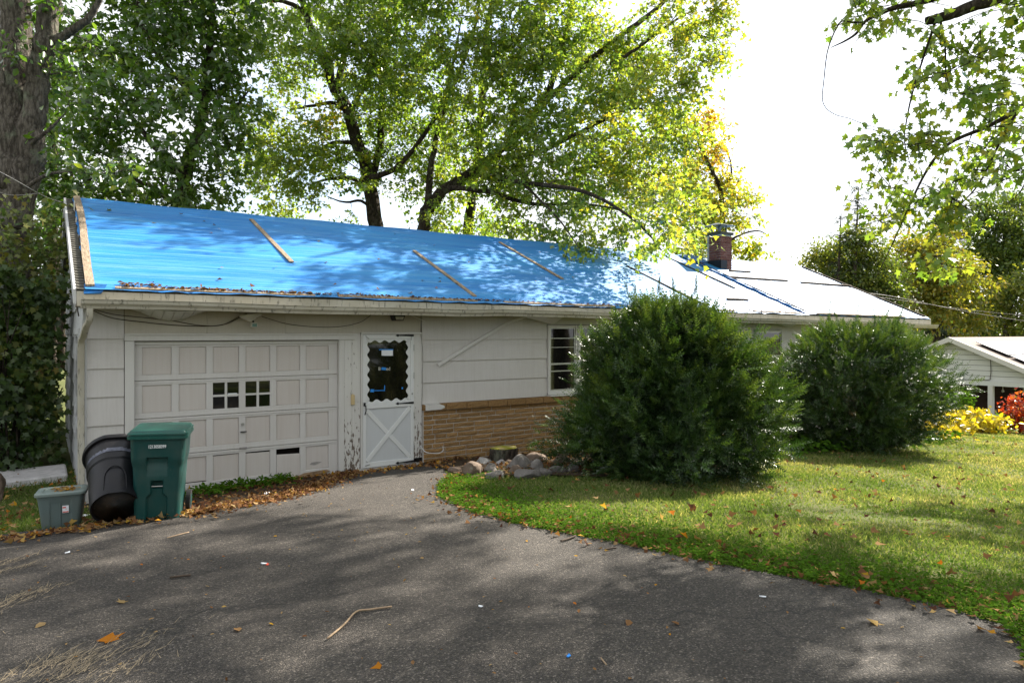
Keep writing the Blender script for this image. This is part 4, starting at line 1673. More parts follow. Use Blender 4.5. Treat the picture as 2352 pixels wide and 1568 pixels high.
q = MB()
q.loft([dring(.215, .225, .015), dring(.232, .24, .0), dring(.240, .246, .03), dring(.252, .258, .25), dring(.262, .268, .50), dring(.276, .284, .52), dring(.292, .30, .83), dring(.285, .293, .83), dring(.255, .26, .50), dring(.23, .235, .05)], cap0=False, cap1=True)
smooth_angle(apply(q, KM).build('body', M['can'], t, True), 30)
q = MB()
q.loft([dring(.216, .226, .016), dring(.17, .18, .03), dring(.05, .05, .034)])
apply(q, KM).build('base', M['can_base'], t, True)
q = MB()
q.loft([dring(.292, .30, .80), dring(.318, .326, .80), dring(.325, .333, .815), dring(.322, .33, .85), dring(.300, .308, .862), dring(.283, .291, .855), dring(.283, .291, .83)], cap0=False, cap1=False)
smooth_angle(apply(q, KM).build('rim', M['can'], t, True), 40)
q = MB()
tp = [k for k in range(24, 33)]
n_ = 60
q.loft([[(.2825 * math.cos(a), max(-.2905 * FL - .002, .2905 * math.sin(a)), z) for a in [2 * math.pi * k / n_ for k in range(33, 52)]] for z in (.605, .665)], False, False, False)
apply(q, KM).build('tape_band', plain('silver_tape', (.085, .09, .12), .45, .5, 20), t)
q = MB()
arch = []
for k in range(21):
    a = math.pi * k / 20
    x, z = .105 * math.cos(a), .21 + .17 * math.sin(a)
    arch.append((x, -.985 * math.sqrt(max(.01, (.250 + .05 * z) ** 2 - x * x)) - .002, z))
arch = [(.105, -.217, .06)] + arch + [(-.105, -.217, .06)]
q.tube(arch, .007, 6)
apply(q, KM).build('grip_ridge', M['can'], t, True)
# grey tote
tx, ty = -.27, -1.84
tz = g(tx, ty - .2)
t = empty('storage_tote', 'grey-green plastic storage tote with a leaf-strewn lid, leftmost of the three containers', 'tote', (tx, ty, tz))
TM = xf((tx, ty, tz + .0), R(-8), Matrix.Scale(.9, 4))
rings = []
for i in range(14):
    z = .335 * i / 13
    k = i / 13
    wx, wy = .36 + .075 * k, .27 + .06 * k
    ring = []
    for x, y in rrect(wx, wy, .045):
        d = 0
        if y < -wy / 2 + .01 and z < .30:
            d = .010 * (1 - step(abs(abs(x) - .05) - .0, .045, .05)) * (abs(x) < .1)
        ring.append((x, y + d, z))
    rings.append(ring)
for z, s in ((.336, .012), (.362, .014), (.363, .0)):
    rings.append([(x, y, z) for x, y in rrect(.435 + s, .33 + s, .05)])
smooth_angle(apply(MB().loft(rings), TM).build('tub', M['tote'], t, True), 35)
rings = []
for z, s in ((.362, .03), (.362, .052), (.372, .058), (.392, .052), (.400, .03), (.400, -.07), (.388, -.09), (.386, -.2)):
    rings.append([(x, y, z) for x, y in rrect(.435 + s, .33 + s, .055 if s > -.05 else .03)])
lidt = smooth_angle(apply(MB().loft(rings), TM).build('lid', M['tote_lid'], t, True), 35)
q = MB()
q.box(.018, .078, -.1545, -.1515, .165, .245)
stk = apply(q, TM).build('sticker', M['paper'], t)
for (a, b, c, d) in ((.020, .050, .218, .232), (.022, .075, .170, .182), (.045, .062, .205, .208)):
    q = MB()
    q.box(a, b, -.1565, -.1548, c, d)
    apply(q, TM).build('sticker_print', M['red_print'], stk)
n = 55
pp = np.array([tuple(TM @ Vector((random.gauss(.03, .07), random.gauss(0, .05), .398 + random.random() * .012))) for _ in range(n)])
leaves('lid_leaves', T_OVAL, pp, rng.normal(0, 1, (n, 3)) * (1, 1, .15), rng.normal(0, .35, (n, 3)) + (0, 0, 1), .035 + .03 * rng.random(n), .45 + .5 * rng.random(n), M['litter'])

# ================================================================== ROCKS, STUMP, BOULDER
def rock(label, x, y, sx, sy, sz, seed, mat, rz=0, dz=0.0, name='rock', cat='rock', group='rocks piled by the brick base', sharp=.25):
    rg = random.Random(seed)
    bm = bmesh.new()
    bmesh.ops.create_icosphere(bm, subdivisions=3, radius=1)
    planes = [(Vector((rg.gauss(0, 1), rg.gauss(0, 1), rg.gauss(0, 1))).normalized(), rg.uniform(.52, .85)) for _ in range(13)]
    ph = [rg.uniform(0, 6) for _ in range(6)]
    for v in bm.verts:
        p = v.co.copy()
        for nrm_, d in planes:
            k = p.dot(nrm_)
            if k > d:
                p -= nrm_ * (k - d) * .85
        p *= 1 + .05 * math.sin(3 * p.x + ph[0]) * math.sin(3.4 * p.y + ph[1]) + .03 * math.sin(7 * p.z + ph[2] + 4 * p.x) + rg.uniform(-.008, .008)
        v.co = Vector((p.x * sx, p.y * sy, p.z * sz))
    bmesh.ops.rotate(bm, verts=bm.verts, cent=(0, 0, 0), matrix=Matrix.Rotation(rz, 3, 'Z') @ Matrix.Rotation(rg.uniform(-sharp, sharp), 3, 'Y') @ Matrix.Rotation(rg.uniform(-sharp, sharp), 3, 'X'))
    me = bpy.data.meshes.new(name)
    bm.to_mesh(me)
    bm.free()
    me.shade_smooth()
    o = put(name, me, M[mat], None, (x, y, g(x, y) + sz * .55 + dz))
    smooth_angle(o, 28)
    return tag(o, label, cat, group)


def stone_mat(name, c0, c1, lich):
    m = NT(name)
    c = m.mix(m.ramp(m.noise(5, m.pos(), 6, .65), [(.35, 0.0), (.65, 1.0)]), c0, c1)
    c = m.mix(m.ramp(m.noise(55, m.pos(), 4, .7), [(.5, 0.0), (.75, .6)]), c, tuple(q * .4 for q in c0))
    c = m.mix(m.ramp(m.noise(9, m.pos(), 5, .7), [(.60, 0.0), (.68, lich)]), c, (.36, .38, .32))
    return m.fin(c, .92, m.bump(m.noise(28, m.pos(), 6, .7), .7, .02), .2)


M['stone_brown'] = stone_mat('brown_stone', (.11, .08, .06), (.20, .15, .115), .3)
M['stone_grey'] = stone_mat('grey_stone', (.12, .11, .10), (.24, .22, .20), .6)
M['stone_dark'] = stone_mat('dark_stone', (.10, .09, .085), (.18, .165, .15), .5)
M['stone_pale'] = stone_mat('pale_stone', (.24, .23, .22), (.36, .34, .32), .2)
RK = [  # label, pixel x, y of its foot, width, height (photo fractions), mat
    ('flat tapering brown rock at the left end of the rock pile', 1052, 1085, .24, .14, 'stone_brown'),
    ('small tan rock behind the left end of the rock pile', 1080, 1076, .16, .12, 'stone_brown'),
    ('big angular brown rock, largest at the left front of the rock pile', 1095, 1094, .40, .30, 'stone_brown'),
    ('pointed tan rock leaning on the right of the big angular brown rock', 1133, 1090, .26, .21, 'stone_grey'),
    ('long pale rock behind the big angular brown rock', 1118, 1070, .34, .16, 'stone_pale'),
    ('whitish rock just left of the mossy stump', 1153, 1072, .22, .17, 'stone_pale'),
    ('small grey-brown rock tucked beside the left of the mossy stump', 1172, 1070, .18, .16, 'stone_brown'),
    ('smooth flat grey rock lying at the front edge of the pile', 1147, 1100, .33, .15, 'stone_grey'),
    ('squat reddish rock under the lichen-covered grey rock', 1195, 1092, .30, .17, 'stone_brown'),
    ('large round grey rock with green lichen in front of the stump', 1200, 1082, .40, .31, 'stone_grey'),
    ('tall tilted slab-like rock right behind the stump', 1238, 1064, .42, .26, 'stone_brown'),
    ('dark speckled rock at the front right of the pile', 1221, 1100, .38, .19, 'stone_dark'),
    ('low dark rock right of the dark speckled rock', 1258, 1094, .27, .15, 'stone_dark'),
    ('rounded tan rock with a dimple below the tilted slab rock', 1243, 1083, .26, .21, 'stone_grey'),
    ('rounded pale brown rock nearest the large yew', 1296, 1072, .32, .22, 'stone_brown'),
    ('low grey rock in front of the rock nearest the large yew', 1288, 1090, .30, .15, 'stone_dark'),
    ('dark rock half hidden under the large yew', 1322, 1088, .30, .18, 'stone_dark'),
    ('small dark rock wedged right of the lichen-covered rock', 1225, 1076, .18, .15, 'stone_dark'),
]
for i, (lb, px, py, wd, ht, mt) in enumerate(RK):
    p = G(px, py)
    rock(lb, p.x, p.y + wd * .25, wd * .50, wd * .38, ht * .60, 20 + i, mt, random.uniform(-.5, .5), -.02)
rock('round brown boulder at the left edge of the picture beside the concrete slab', -1.02, 1.0, .30, .28, .26, 77, 'stone_brown', 0, 0, 'boulder', 'boulder', None)
p = G(1166, 1066)
sx_, sy_ = p.x, p.y + .1
sz_ = g(sx_, sy_)
t = empty('tree_stump', 'mossy sawn tree stump standing among the rocks', 'stump', (sx_, sy_, sz_))
rings = []
for z, rr in ((-.05, .27), (.04, .245), (.12, .232), (.24, .228), (.255, .222)):
    rings.append([(sx_ + rr * (1 + .05 * math.sin(5 * a) + .03 * math.sin(9 * a + 1)) * math.cos(a), sy_ + .8 * rr * (1 + .05 * math.sin(5 * a)) * math.sin(a), sz_ + z) for a in [2 * math.pi * k / 36 for k in range(36)]])
smooth_angle(MB().loft(rings).build('bark', M['bark_dark'], t, True), 50)
m = NT('mossy_cut_wood')
c = m.mix(m.ramp(m.noise(9, m.pos(), 5, .65), [(.40, 0.0), (.58, 1.0)]), (.30, .24, .12), (.20, .20, .015))
M['moss'] = m.fin(c, .95, m.bump(m.noise(40, m.pos(), 4), .6, .01), .1)
MB().loft([[(x, y, z + .003) for x, y, z in rings[-1]], [(sx_ + (x - sx_) * .9, sy_ + (y - sy_) * .9, z + .014) for x, y, z in rings[-1]]]).build('cut_top', M['moss'], t)

# ================================================================== YEW BUSHES
def yew(label, cx, cy, prof_, lean, n_out, n_in, seed, tips):
    """prof_: (height, radius along the wall, radius across, centre shift) from the foot up"""
    rg = np.random.default_rng(seed)
    z0 = g(cx, cy)
    t = empty('yew_bush', label, 'bush', (cx, cy, z0), 'yew bushes in front of the house')
    hs = np.array([p[0] for p in prof_])
    rx, ry, sh = [np.array([p[i] for p in prof_]) for i in (1, 2, 3)]
    H = hs[-1]

    def surf(h, a, f):
        x_, y_, s_ = np.interp(h, hs, rx), np.interp(h, hs, ry), np.interp(h, hs, sh)
        lump = 1 + .11 * np.sin(3 * a + h * 2.3 + seed) + .12 * np.sin(7 * a - h * 3.1) + .11 * np.sin(11 * a + h * 6) + .05 * np.sin(17 * a - h * 11)
        return np.stack([cx + s_ + x_ * f * lump * np.cos(a), cy + y_ * f * lump * np.sin(a), z0 + h], 1)

    # stems
    sb = MB()
    stem_ends = []
    for k in range(26):
        a = rg.uniform(0, 6.283)
        h = rg.uniform(.45, .95) * H
        e = surf(np.array([h]), np.array([a]), np.array([.8]))[0]
        b0 = np.array((cx + rg.normal(0, .18), cy + rg.normal(0, .18), z0 - .05))
        mid = b0 * .45 + e * .55 + np.array((0, 0, -.18 * H * rg.random()))
        sb.tube(spline([b0, b0 * .75 + mid * .25 + rg.normal(0, .04, 3), mid, e], 4), [.045 - .037 * i / 12 for i in range(13)], 6, False)
        stem_ends.append(e)
    sb.build('stems', M['bark_dark'], t, True, fix=False)
    # boughs: groups of sprays leaning outward and up
    nb = n_out // 14
    h = H * (1 - rg.random(nb) ** 1.15 * .98)
    h = np.clip(h + rg.normal(0, .03, nb), .12, H)
    a = rg.uniform(0, 6.283, nb)
    c = surf(h, a, .74 + .32 * rg.random(nb))
    axisv = np.stack([np.cos(a) * np.interp(h, hs, rx), np.sin(a) * np.interp(h, hs, ry), .35 + .9 * h / H], 1)
    axisv = nrmz(axisv) + rg.normal(0, .42, (nb, 3)) + np.array((lean, 0, .10))
    axisv = nrmz(axisv)
    holes = np.sin(c[:, 0] * 5.2 + 1.7 * np.sin(c[:, 2] * 3.1)) * np.sin(c[:, 1] * 4.7 + seed) * np.sin(c[:, 2] * 5.5 + c[:, 0] * 1.3) + .35 * np.sin(c[:, 2] * 9 + c[:, 0] * 7) * np.sin(c[:, 1] * 8)
    keep_ = (holes > -.40) & ((c[:, 2] - z0 > .5) | (rg.random(nb) < (.7 if seed == 1 else .42)))
    c, a, h, axisv = c[keep_], a[keep_], h[keep_], axisv[keep_]
    nb = len(c)
    ln = .22 + .26 * rg.random(nb)
    LP, LD, LN, LT, LS = [], [], [], [], []
    for i in range(nb):
        k = 14
        tt = np.linspace(-.25, 1, k) + rg.normal(0, .05, k)
        side = rg.normal(0, 1, (k, 3))
        base_ = c[i] + axisv[i] * (ln[i] * (tt[:, None] - .35)) + side * (.065 * (1.15 - np.clip(tt, 0, 1)))[:, None]
        LP.append(base_)
        LD.append(axisv[i] + side * .75 * (1.15 - np.clip(tt, 0, 1))[:, None])
        LN.append(np.tile(np.array((0, 0, .8)), (k, 1)) + rg.normal(0, .7, (k, 3)) + (c[i] - np.array((cx, cy, z0 + H * .4))) * .3)
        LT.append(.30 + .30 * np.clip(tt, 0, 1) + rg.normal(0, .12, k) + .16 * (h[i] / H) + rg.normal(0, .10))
        LS.append(.12 + .07 * rg.random(k))
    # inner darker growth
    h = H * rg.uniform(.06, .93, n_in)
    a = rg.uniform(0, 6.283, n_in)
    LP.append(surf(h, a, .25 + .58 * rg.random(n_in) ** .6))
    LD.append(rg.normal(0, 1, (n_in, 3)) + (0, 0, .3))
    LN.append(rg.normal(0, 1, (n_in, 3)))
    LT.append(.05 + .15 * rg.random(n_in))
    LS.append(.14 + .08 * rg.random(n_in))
    # long leading shoots
    for (a0, hh, l_, d) in tips:
        e = surf(np.array([hh * H]), np.array([a0]), np.array([.80]))[0]
        d = np.array(d, float)
        d /= np.linalg.norm(d)
        l_ *= 1.25
        k = int(l_ * 80)
        tt = np.linspace(0, 1, k)
        LP.append(e + d * (tt * l_)[:, None] + rg.normal(0, .02, (k, 3)) * (1.3 - tt)[:, None])
        LD.append(d + rg.normal(0, .55, (k, 3)) * (1.25 - tt)[:, None])
        LN.append(rg.normal(0, .8, (k, 3)) + (0, 0, 1))
        LT.append(.45 + rg.normal(0, .12, k))
        LS.append((.12 - .05 * tt))
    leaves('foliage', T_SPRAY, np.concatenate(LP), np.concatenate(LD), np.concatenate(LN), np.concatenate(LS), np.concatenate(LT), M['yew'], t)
    return t


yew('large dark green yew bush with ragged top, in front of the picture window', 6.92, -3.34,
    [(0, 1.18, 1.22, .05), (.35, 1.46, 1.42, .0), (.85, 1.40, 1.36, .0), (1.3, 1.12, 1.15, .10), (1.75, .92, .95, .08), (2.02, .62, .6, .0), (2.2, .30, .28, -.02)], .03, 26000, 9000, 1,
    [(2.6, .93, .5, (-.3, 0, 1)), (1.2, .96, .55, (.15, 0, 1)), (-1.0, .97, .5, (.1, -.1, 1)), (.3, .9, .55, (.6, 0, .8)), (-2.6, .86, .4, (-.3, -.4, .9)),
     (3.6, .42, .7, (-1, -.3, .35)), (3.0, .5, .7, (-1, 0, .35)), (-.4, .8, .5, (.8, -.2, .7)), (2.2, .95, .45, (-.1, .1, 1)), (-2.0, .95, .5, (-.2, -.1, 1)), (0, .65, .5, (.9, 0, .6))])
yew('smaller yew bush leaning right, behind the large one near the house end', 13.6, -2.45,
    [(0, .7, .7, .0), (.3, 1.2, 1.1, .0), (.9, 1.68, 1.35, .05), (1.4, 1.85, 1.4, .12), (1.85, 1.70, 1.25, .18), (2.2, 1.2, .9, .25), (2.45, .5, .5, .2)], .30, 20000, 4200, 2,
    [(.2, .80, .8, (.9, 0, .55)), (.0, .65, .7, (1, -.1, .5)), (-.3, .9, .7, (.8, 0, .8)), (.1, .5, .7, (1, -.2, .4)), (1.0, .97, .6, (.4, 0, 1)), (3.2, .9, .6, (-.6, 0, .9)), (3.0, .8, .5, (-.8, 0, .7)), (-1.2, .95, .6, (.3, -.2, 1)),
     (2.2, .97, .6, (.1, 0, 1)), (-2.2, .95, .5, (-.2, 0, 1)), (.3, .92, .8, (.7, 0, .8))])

# ================================================================== TREES
def px(pts, Z):
    """points given as (x, y[, depth]) of the photo, turned into places in the world"""
    return [tuple(P(q[0], q[1], q[2] if len(q) > 2 else Z)) for q in pts]


def blob(lst, Z, tint, per=1.0, zj=1.2, seed=0):
    rg = random.Random(seed)
    o = []
    for q in lst:
        x, y, r = q[:3]
        zz = (q[3] if len(q) > 3 else Z) + rg.uniform(-1.4 * zj, .7 * zj)
        rm = r / 1568 * zz
        o.append((tuple(P(x, y, zz)), rm, max(2, per * rm * rm * 6.2), tint + (q[4] if len(q) > 4 else 0)))
    return o


# maple behind the house, left of the pair
Z = 21.6
make_tree('maple_tree', 'big green maple behind the roof with one thick straight trunk rising above the ridge', 'tree', tuple(P(872, 900, Z))[:2] + (-.1,),
          [(px([(875, 780), (868, 600), (858, 500), (846, 400), (822, 330), (797, 250), (772, 205), (742, 130), (712, 60), (692, -20), (670, -140)], Z), [.40, .33, .30, .27, .25, .23, .20, .17, .14, .12, .07]),
           (px([(772, 205), (790, 130), (800, 60), (806, -40), (830, -200)], Z), [.15, .13, .12, .10, .05]),
           (px([(742, 130), (715, 60), (690, 22), (640, 2), (590, 8), (540, 32), (480, 22)], Z), [.11, .10, .09, .08, .07, .05, .025]),
           (px([(800, 262), (770, 238), (735, 240), (700, 246), (668, 252)], Z), [.10, .08, .07, .05, .02]),
           (px([(820, 330), (760, 330), (690, 380), (640, 420)], Z, ), [.09, .07, .05, .02]),
           (px([(852, 425), (800, 408), (756, 412), (720, 420)], Z), [.10, .09, .06, .02]),
           (px([(866, 488), (830, 462), (788, 464), (750, 450)], Z), [.07, .06, .04, .015]),
           (px([(850, 420), (872, 330), (878, 220), (888, 100), (905, -60), (920, -200)], Z), [.16, .14, .13, .11, .09, .05]),
           (px([(848, 408), (905, 390), (960, 330), (1010, 250), (1040, 150), (1060, 40)], Z - 1), [.11, .10, .08, .07, .05, .02]),
           (px([(800, 262), (830, 210), (850, 150), (846, 60)], Z), [.10, .09, .07, .04])],
          blob([(720, 335, 70, Z, .06), (660, 330, 75, Z, .08), (655, 415, 75, Z, .06), (600, 300, 60, Z, .06), (700, 130, 80), (615, 95, 70, Z, .02), (790, 110, 105), (860, 280, 100), (930, 190, 120), (920, 60, 120),
                (1000, 320, 100), (820, 10, 100), (640, 462, 42, Z, .08), (700, 440, 32), (760, 370, 50), (560, 40, 50), (745, 270, 38, Z, .28), (690, 60, 60), (900, 380, 60), (965, 430, 55), (800, 490, 22), (790, 420, 30),
                (660, 200, 45, Z, .05), (880, -120, 150), (720, -120, 130), (1010, -80, 130), (600, 380, 45), (870, 180, 80)], Z, .40, 3.9, 1.7, 3), leaf=.125, nleaf=52, rsd=21, rscale=.82, group='maples behind the house')

# maple behind the house, right of the pair, reaching over the roof
Z = 20.6
make_tree('maple_tree', 'yellow-green maple with a low forked trunk, its boughs drooping over the roof ridge', 'tree', tuple(P(968, 900, Z))[:2] + (-.2,),
          [(px([(958, 760), (962, 600), (968, 530), (985, 480), (1030, 432), (1080, 400), (1130, 362), (1190, 310), (1240, 245), (1275, 170), (1300, 80), (1320, -40), (1335, -180)], Z), [.33, .29, .26, .24, .21, .20, .18, .17, .15, .13, .12, .10, .06]),
           (px([(980, 490), (984, 440), (990, 380), (1008, 290), (1048, 180), (1090, 70), (1110, -60)], Z), [.15, .14, .13, .11, .08, .06, .03]),
           (px([(1030, 432), (1120, 440), (1220, 468), (1330, 468), (1420, 480)], Z - 1.5), [.10, .09, .07, .05, .02]),
           (px([(1240, 245), (1320, 170), (1400, 100), (1460, 58), (1540, -10), (1600, -90)], Z), [.13, .12, .11, .10, .08, .05]),
           (px([(1400, 150), (1440, 128), (1490, 92), (1540, 55), (1600, 20)], Z - 1), [.08, .07, .06, .05, .03]),
           (px([(1130, 362), (1230, 352), (1340, 300), (1450, 250), (1560, 270)], Z - 1), [.10, .09, .07, .05, .02]),
           (px([(1080, 400), (1200, 420, 18), (1340, 440, 16.5), (1450, 500, 15.5), (1520, 575, 14.8)], Z), [.09, .08, .06, .04, .015]),
           (px([(1200, 420, 18), (1280, 500, 16.5), (1330, 570, 15.6)], Z), [.05, .03, .012]),
           (px([(1075, 600), (1078, 520), (1085, 440), (1100, 330), (1110, 200), (1120, 60), (1150, -80)], Z + 2.2), [.26, .24, .21, .19, .16, .13, .09]),
           (px([(1540, 95), (1580, 70), (1640, 90), (1690, 60)], Z - 1), [.05, .04, .03, .012])],
          blob([(1050, 150, 120), (1150, 60, 120), (1130, 280, 125), (1250, 180, 120), (1260, 355, 125), (1160, 440, 90), (1380, 420, 115, 19.6, .07), (1390, 285, 120, 20, .08), (1400, 130, 100, Z, .06), (1300, 30, 110), (1490, 370, 110, 19.6, .12),
                (1510, 225, 100, 18, .10), (1560, 60, 80, 20, .10), (1640, 40, 62, 19.5, .12), (1550, 470, 80, 16.5, .13), (1450, 545, 50, 15.6, .08), (1050, 430, 60), (1290, 500, 60, 17), (1330, 575, 30, 15.5, .04), (1535, 570, 40, 14.8, .12),
                (1640, 120, 45, 18, .1), (1010, 490, 30), (1130, 510, 40, Z + 2), (1210, 515, 40, 18), (1370, 545, 42, 16.2, .05), (1600, 190, 40, 18, .14), (1480, 130, 70), (1230, -120, 160), (1050, -90, 130), (1640, -60, 50, 19),
                (1000, 515, 34, 23.5), (1085, 530, 40, 23.5), (1180, 545, 38, 23), (1280, 565, 38, 22), (1380, 580, 34, 21), (1470, 592, 30, 19, .06), (1590, 560, 40, 20, .1), (1590, 330, 45, 18, .16), (1420, 200, 60, 18), (1540, 300, 60, 17.5, .12)], Z, .44, 4.3, 1.7, 4), leaf=.125, nleaf=52, rsd=22, rscale=.78, group='maples behind the house')

# turning trees right of the maples, behind the chimney
Z = 27
make_tree('autumn_tree', 'slender maple turning orange at its top, standing behind the chimney', 'tree', tuple(P(1670, 900, Z))[:2] + (-.8,),
          [(px([(1640, 820), (1652, 620), (1660, 520), (1655, 440), (1630, 380), (1605, 330), (1590, 280)], Z), [.18, .15, .12, .10, .07, .05, .02]),
           (px([(1660, 560), (1700, 540), (1740, 530), (1770, 545)], Z), [.06, .04, .03, .01]),
           (px([(1655, 440), (1680, 400), (1670, 340)], Z), [.05, .04, .015])],
          blob([(1610, 300, 38, Z, .32), (1645, 270, 30, Z, .30), (1640, 340, 42, Z, .30), (1600, 380, 45, Z, .18), (1660, 420, 42, Z, .20), (1620, 450, 60, Z, .08), (1685, 480, 48, Z, .10), (1600, 530, 65, Z, .06), (1690, 555, 45, Z, .08), (1735, 575, 32, Z, .10), (1640, 580, 45, Z, .08),
                (1755, 555, 18, Z, .1), (1705, 440, 22, Z, .14), (1560, 420, 50, Z, .08)], Z, .52, 3.6, 1.0, 5), leaf=.155, nleaf=42, rsd=23)

# dark maples behind the left end of the house
Z = 16.5
make_tree('norway_maple', 'dark green maple with dense shaded foliage behind the left end of the roof', 'tree', tuple(P(420, 900, Z))[:2] + (-.1,),
          [(px([(420, 820), (415, 600), (418, 480), (425, 400), (450, 330), (470, 240), (480, 120), (490, -20), (495, -200)], Z), [.22, .20, .17, .15, .13, .11, .09, .07, .03]),
           (px([(425, 410), (350, 330), (290, 250), (240, 160)], Z), [.09, .07, .05, .02]), (px([(450, 330), (520, 270), (570, 210)], Z), [.07, .05, .02]),
           (px([(400, 470), (330, 420), (250, 400), (190, 420)], Z), [.06, .05, .04, .015]), (px([(470, 240), (380, 150), (330, 60), (300, -60)], Z), [.07, .06, .04, .02])],
          blob([(230, 130, 95), (330, 70, 100), (440, 150, 100), (300, 250, 100), (420, 285, 100), (515, 225, 75, Z, .06), (515, 330, 65, Z, .04), (470, 415, 60), (380, 410, 80), (270, 400, 85), (190, 300, 75), (210, 470, 70), (535, 110, 70, Z, .06),
                (540, 30, 60), (420, 30, 100), (300, -100, 140), (470, -100, 120), (560, 300, 30, Z, .1), (340, 470, 50), (430, 465, 40), (160, 180, 70), (150, 400, 60)], Z, .43, 3.6, 1.4, 6), leaf=.16, nleaf=40, tmpl=T_MID, lmat='maple_dark', rsd=24, spread=.6)
Z = 21
make_tree('norway_maple', 'dark understorey tree filling the gap between the twin trunk and the left gable', 'tree', tuple(P(120, 900, Z))[:2] + (-.1,),
          [(px([(118, 850), (120, 600), (118, 420), (125, 260), (120, 80)], Z), [.2, .18, .15, .1, .03]), (px([(143, 850), (145, 600), (150, 480), (170, 380)], Z - 2), [.1, .09, .07, .03])],
          blob([(110, 250, 100), (140, 420, 90), (100, 540, 80), (150, 570, 60), (40, 420, 90), (40, 250, 90), (90, 100, 100), (200, 520, 50), (-60, 500, 120), (-80, 250, 130)], Z, .22, 1.9, 1.5, 7), leaf=.2, nleaf=36, lmat='maple_dark', rsd=25, spread=.8)

# twin-trunked tree at the left edge
Z = 11.6
make_tree('twin_trunk_tree', 'large twin-trunked tree with grey scaly bark at the left edge of the picture', 'tree', tuple(P(28, 1000, Z))[:2] + (-.1,),
          [(px([(32, 900), (25, 700), (20, 560), (24, 470), (28, 420), (30, 320), (32, 200), (34, 80), (36, -60), (30, -250)], Z), [.36, .33, .32, .32, .30, .255, .24, .23, .22, .17]),
           (px([(30, 520), (46, 450), (64, 390), (74, 300), (86, 210), (100, 120), (114, 30), (124, -70), (135, -220)], Z - .1), [.22, .22, .21, .19, .175, .165, .16, .15, .10]),
           (px([(100, 115), (130, 92), (165, 70), (205, 40), (235, -10)], Z - .1), [.09, .075, .065, .055, .04]),
           (px([(72, 330), (110, 300), (150, 260)], Z - .3), [.04, .03, .01]), (px([(62, 430), (100, 405), (150, 395), (220, 400)], Z - .5), [.035, .03, .02, .008]),
           (px([(10, 200), (5, 140), (18, 100)], Z - .35), [.03, .02, .008])],
          blob([(60, 55, 40), (110, 180, 36), (70, 150, 30), (150, 170, 30), (160, 250, 28), (110, 120, 30), (200, 120, 40), (250, 385, 26, Z - .5, .1), (190, 392, 28, Z - .5, .08), (280, 395, 18, Z - .5, .12), (15, 110, 30, Z - .3), (150, 20, 50), (120, 330, 24),
                (45, 372, 9), (60, -120, 90), (180, -100, 80)], Z, .46, 3.0, .3, 8), leaf=.12, nleaf=22, tmpl=T_OVAL, lmat='maple_dark', bark='bark', rsd=26, spread=.32, sides=20, gnarl=.02)

# overhanging silver maple, its trunk out of view on the right
Z = 8.0
root = Vector((14.6, -8.6, g(14.6, -8.6)))
mid1 = Vector((13.9, -8.4, 6.2))
ov = [([root, Vector((14.5, -8.6, 2.5)), Vector((14.3, -8.5, 5.0)), mid1, Vector((13.8, -8.2, 9.0)), Vector((14.2, -8.0, 12.5))], [.42, .36, .32, .28, .18, .05]),
      ([mid1] + [Vector(p) for p in px([(2700, -190, 10.2), (2480, -110, 9), (2380, -52, 8.5), (2300, -8), (2235, 14), (2190, 32), (2150, 44), (2128, 48)], Z)], [.2, .17, .14, .115, .10, .085, .075, .07, .055]),
      ([Vector(p) for p in px([(2420, -70, 8.6), (2300, -42), (2180, -12), (2105, 8), (2050, 20), (2008, 38), (1985, 52), (1966, 78), (1940, 95), (1908, 110)], Z)], [.09, .075, .055, .045, .036, .028, .022, .018, .014, .005]),
      ([Vector(p) for p in px([(1988, 52), (1955, 51), (1932, 50), (1915, 78), (1900, 122), (1893, 180), (1889, 225), (1897, 248), (1920, 264), (1950, 272), (1985, 285), (2030, 296), (2080, 300)], Z)], [.014, .013, .012, .010, .009, .008, .007, .006, .006, .005, .005, .004, .003]),
      ([Vector(p) for p in px([(2150, 44), (2135, 90), (2115, 150), (2094, 220), (2080, 290), (2078, 330), (2092, 380), (2110, 410)], Z)], [.022, .018, .015, .013, .010, .008, .006, .004]),
      ([Vector(p) for p in px([(2158, 42), (2170, 100), (2172, 170), (2170, 230)], Z)], [.02, .014, .010, .004]),
      ([mid1] + [Vector(p) for p in px([(2600, 90, 9.5), (2420, 190, 8.4), (2340, 250), (2270, 290), (2180, 330), (2130, 390), (2090, 470), (2050, 560), (2010, 640)], Z)], [.12, .08, .05, .038, .03, .024, .018, .014, .009, .004]),
      ([Vector(p) for p in px([(2340, 250), (2300, 320), (2250, 420), (2200, 480), (2165, 560)], Z)], [.025, .018, .012, .008, .003]),
      ([Vector(p) for p in px([(2400, 200, 8.4), (2380, 330), (2350, 430), (2310, 470)], Z)], [.02, .016, .01, .004])]
fan = [([mid1, Vector(c_) * .5 + mid1 * .5 + Vector((0, 0, .5)), Vector(c_)], [.16, .1, .03]) for c_ in
       ((11.6, -9.6, 8.2), (13.0, -6.4, 9.5), (16.5, -7.2, 8.6), (16.2, -10.2, 8.8), (12.2, -11.2, 8.0), (14.0, -8.6, 11.2), (10.6, -11.0, 7.2), (8.6, -10.2, 7.4))]
vis = blob([(2235, 225, 62), (2310, 175, 62), (2180, 215, 50), (2330, 260, 62), (2110, 285, 40), (2055, 305, 30), (2225, 330, 55), (2320, 400, 42), (2150, 415, 42), (2085, 470, 32), (2030, 345, 22), (2165, 600, 20),
            (2000, 28, 42), (2080, 12, 36), (2150, 92, 32), (2270, 55, 50), (2335, 95, 44), (1975, 8, 22), (2200, 150, 34), (2130, 180, 20), (2290, 300, 45), (2240, 385, 34), (2190, 455, 26), (2030, 495, 22), (2120, 340, 30), (2340, 330, 50), (2250, 130, 40),
            (2050, 430, 16), (2180, 520, 18), (2350, 20, 40)], Z, .46, 4.4, .35, 9)
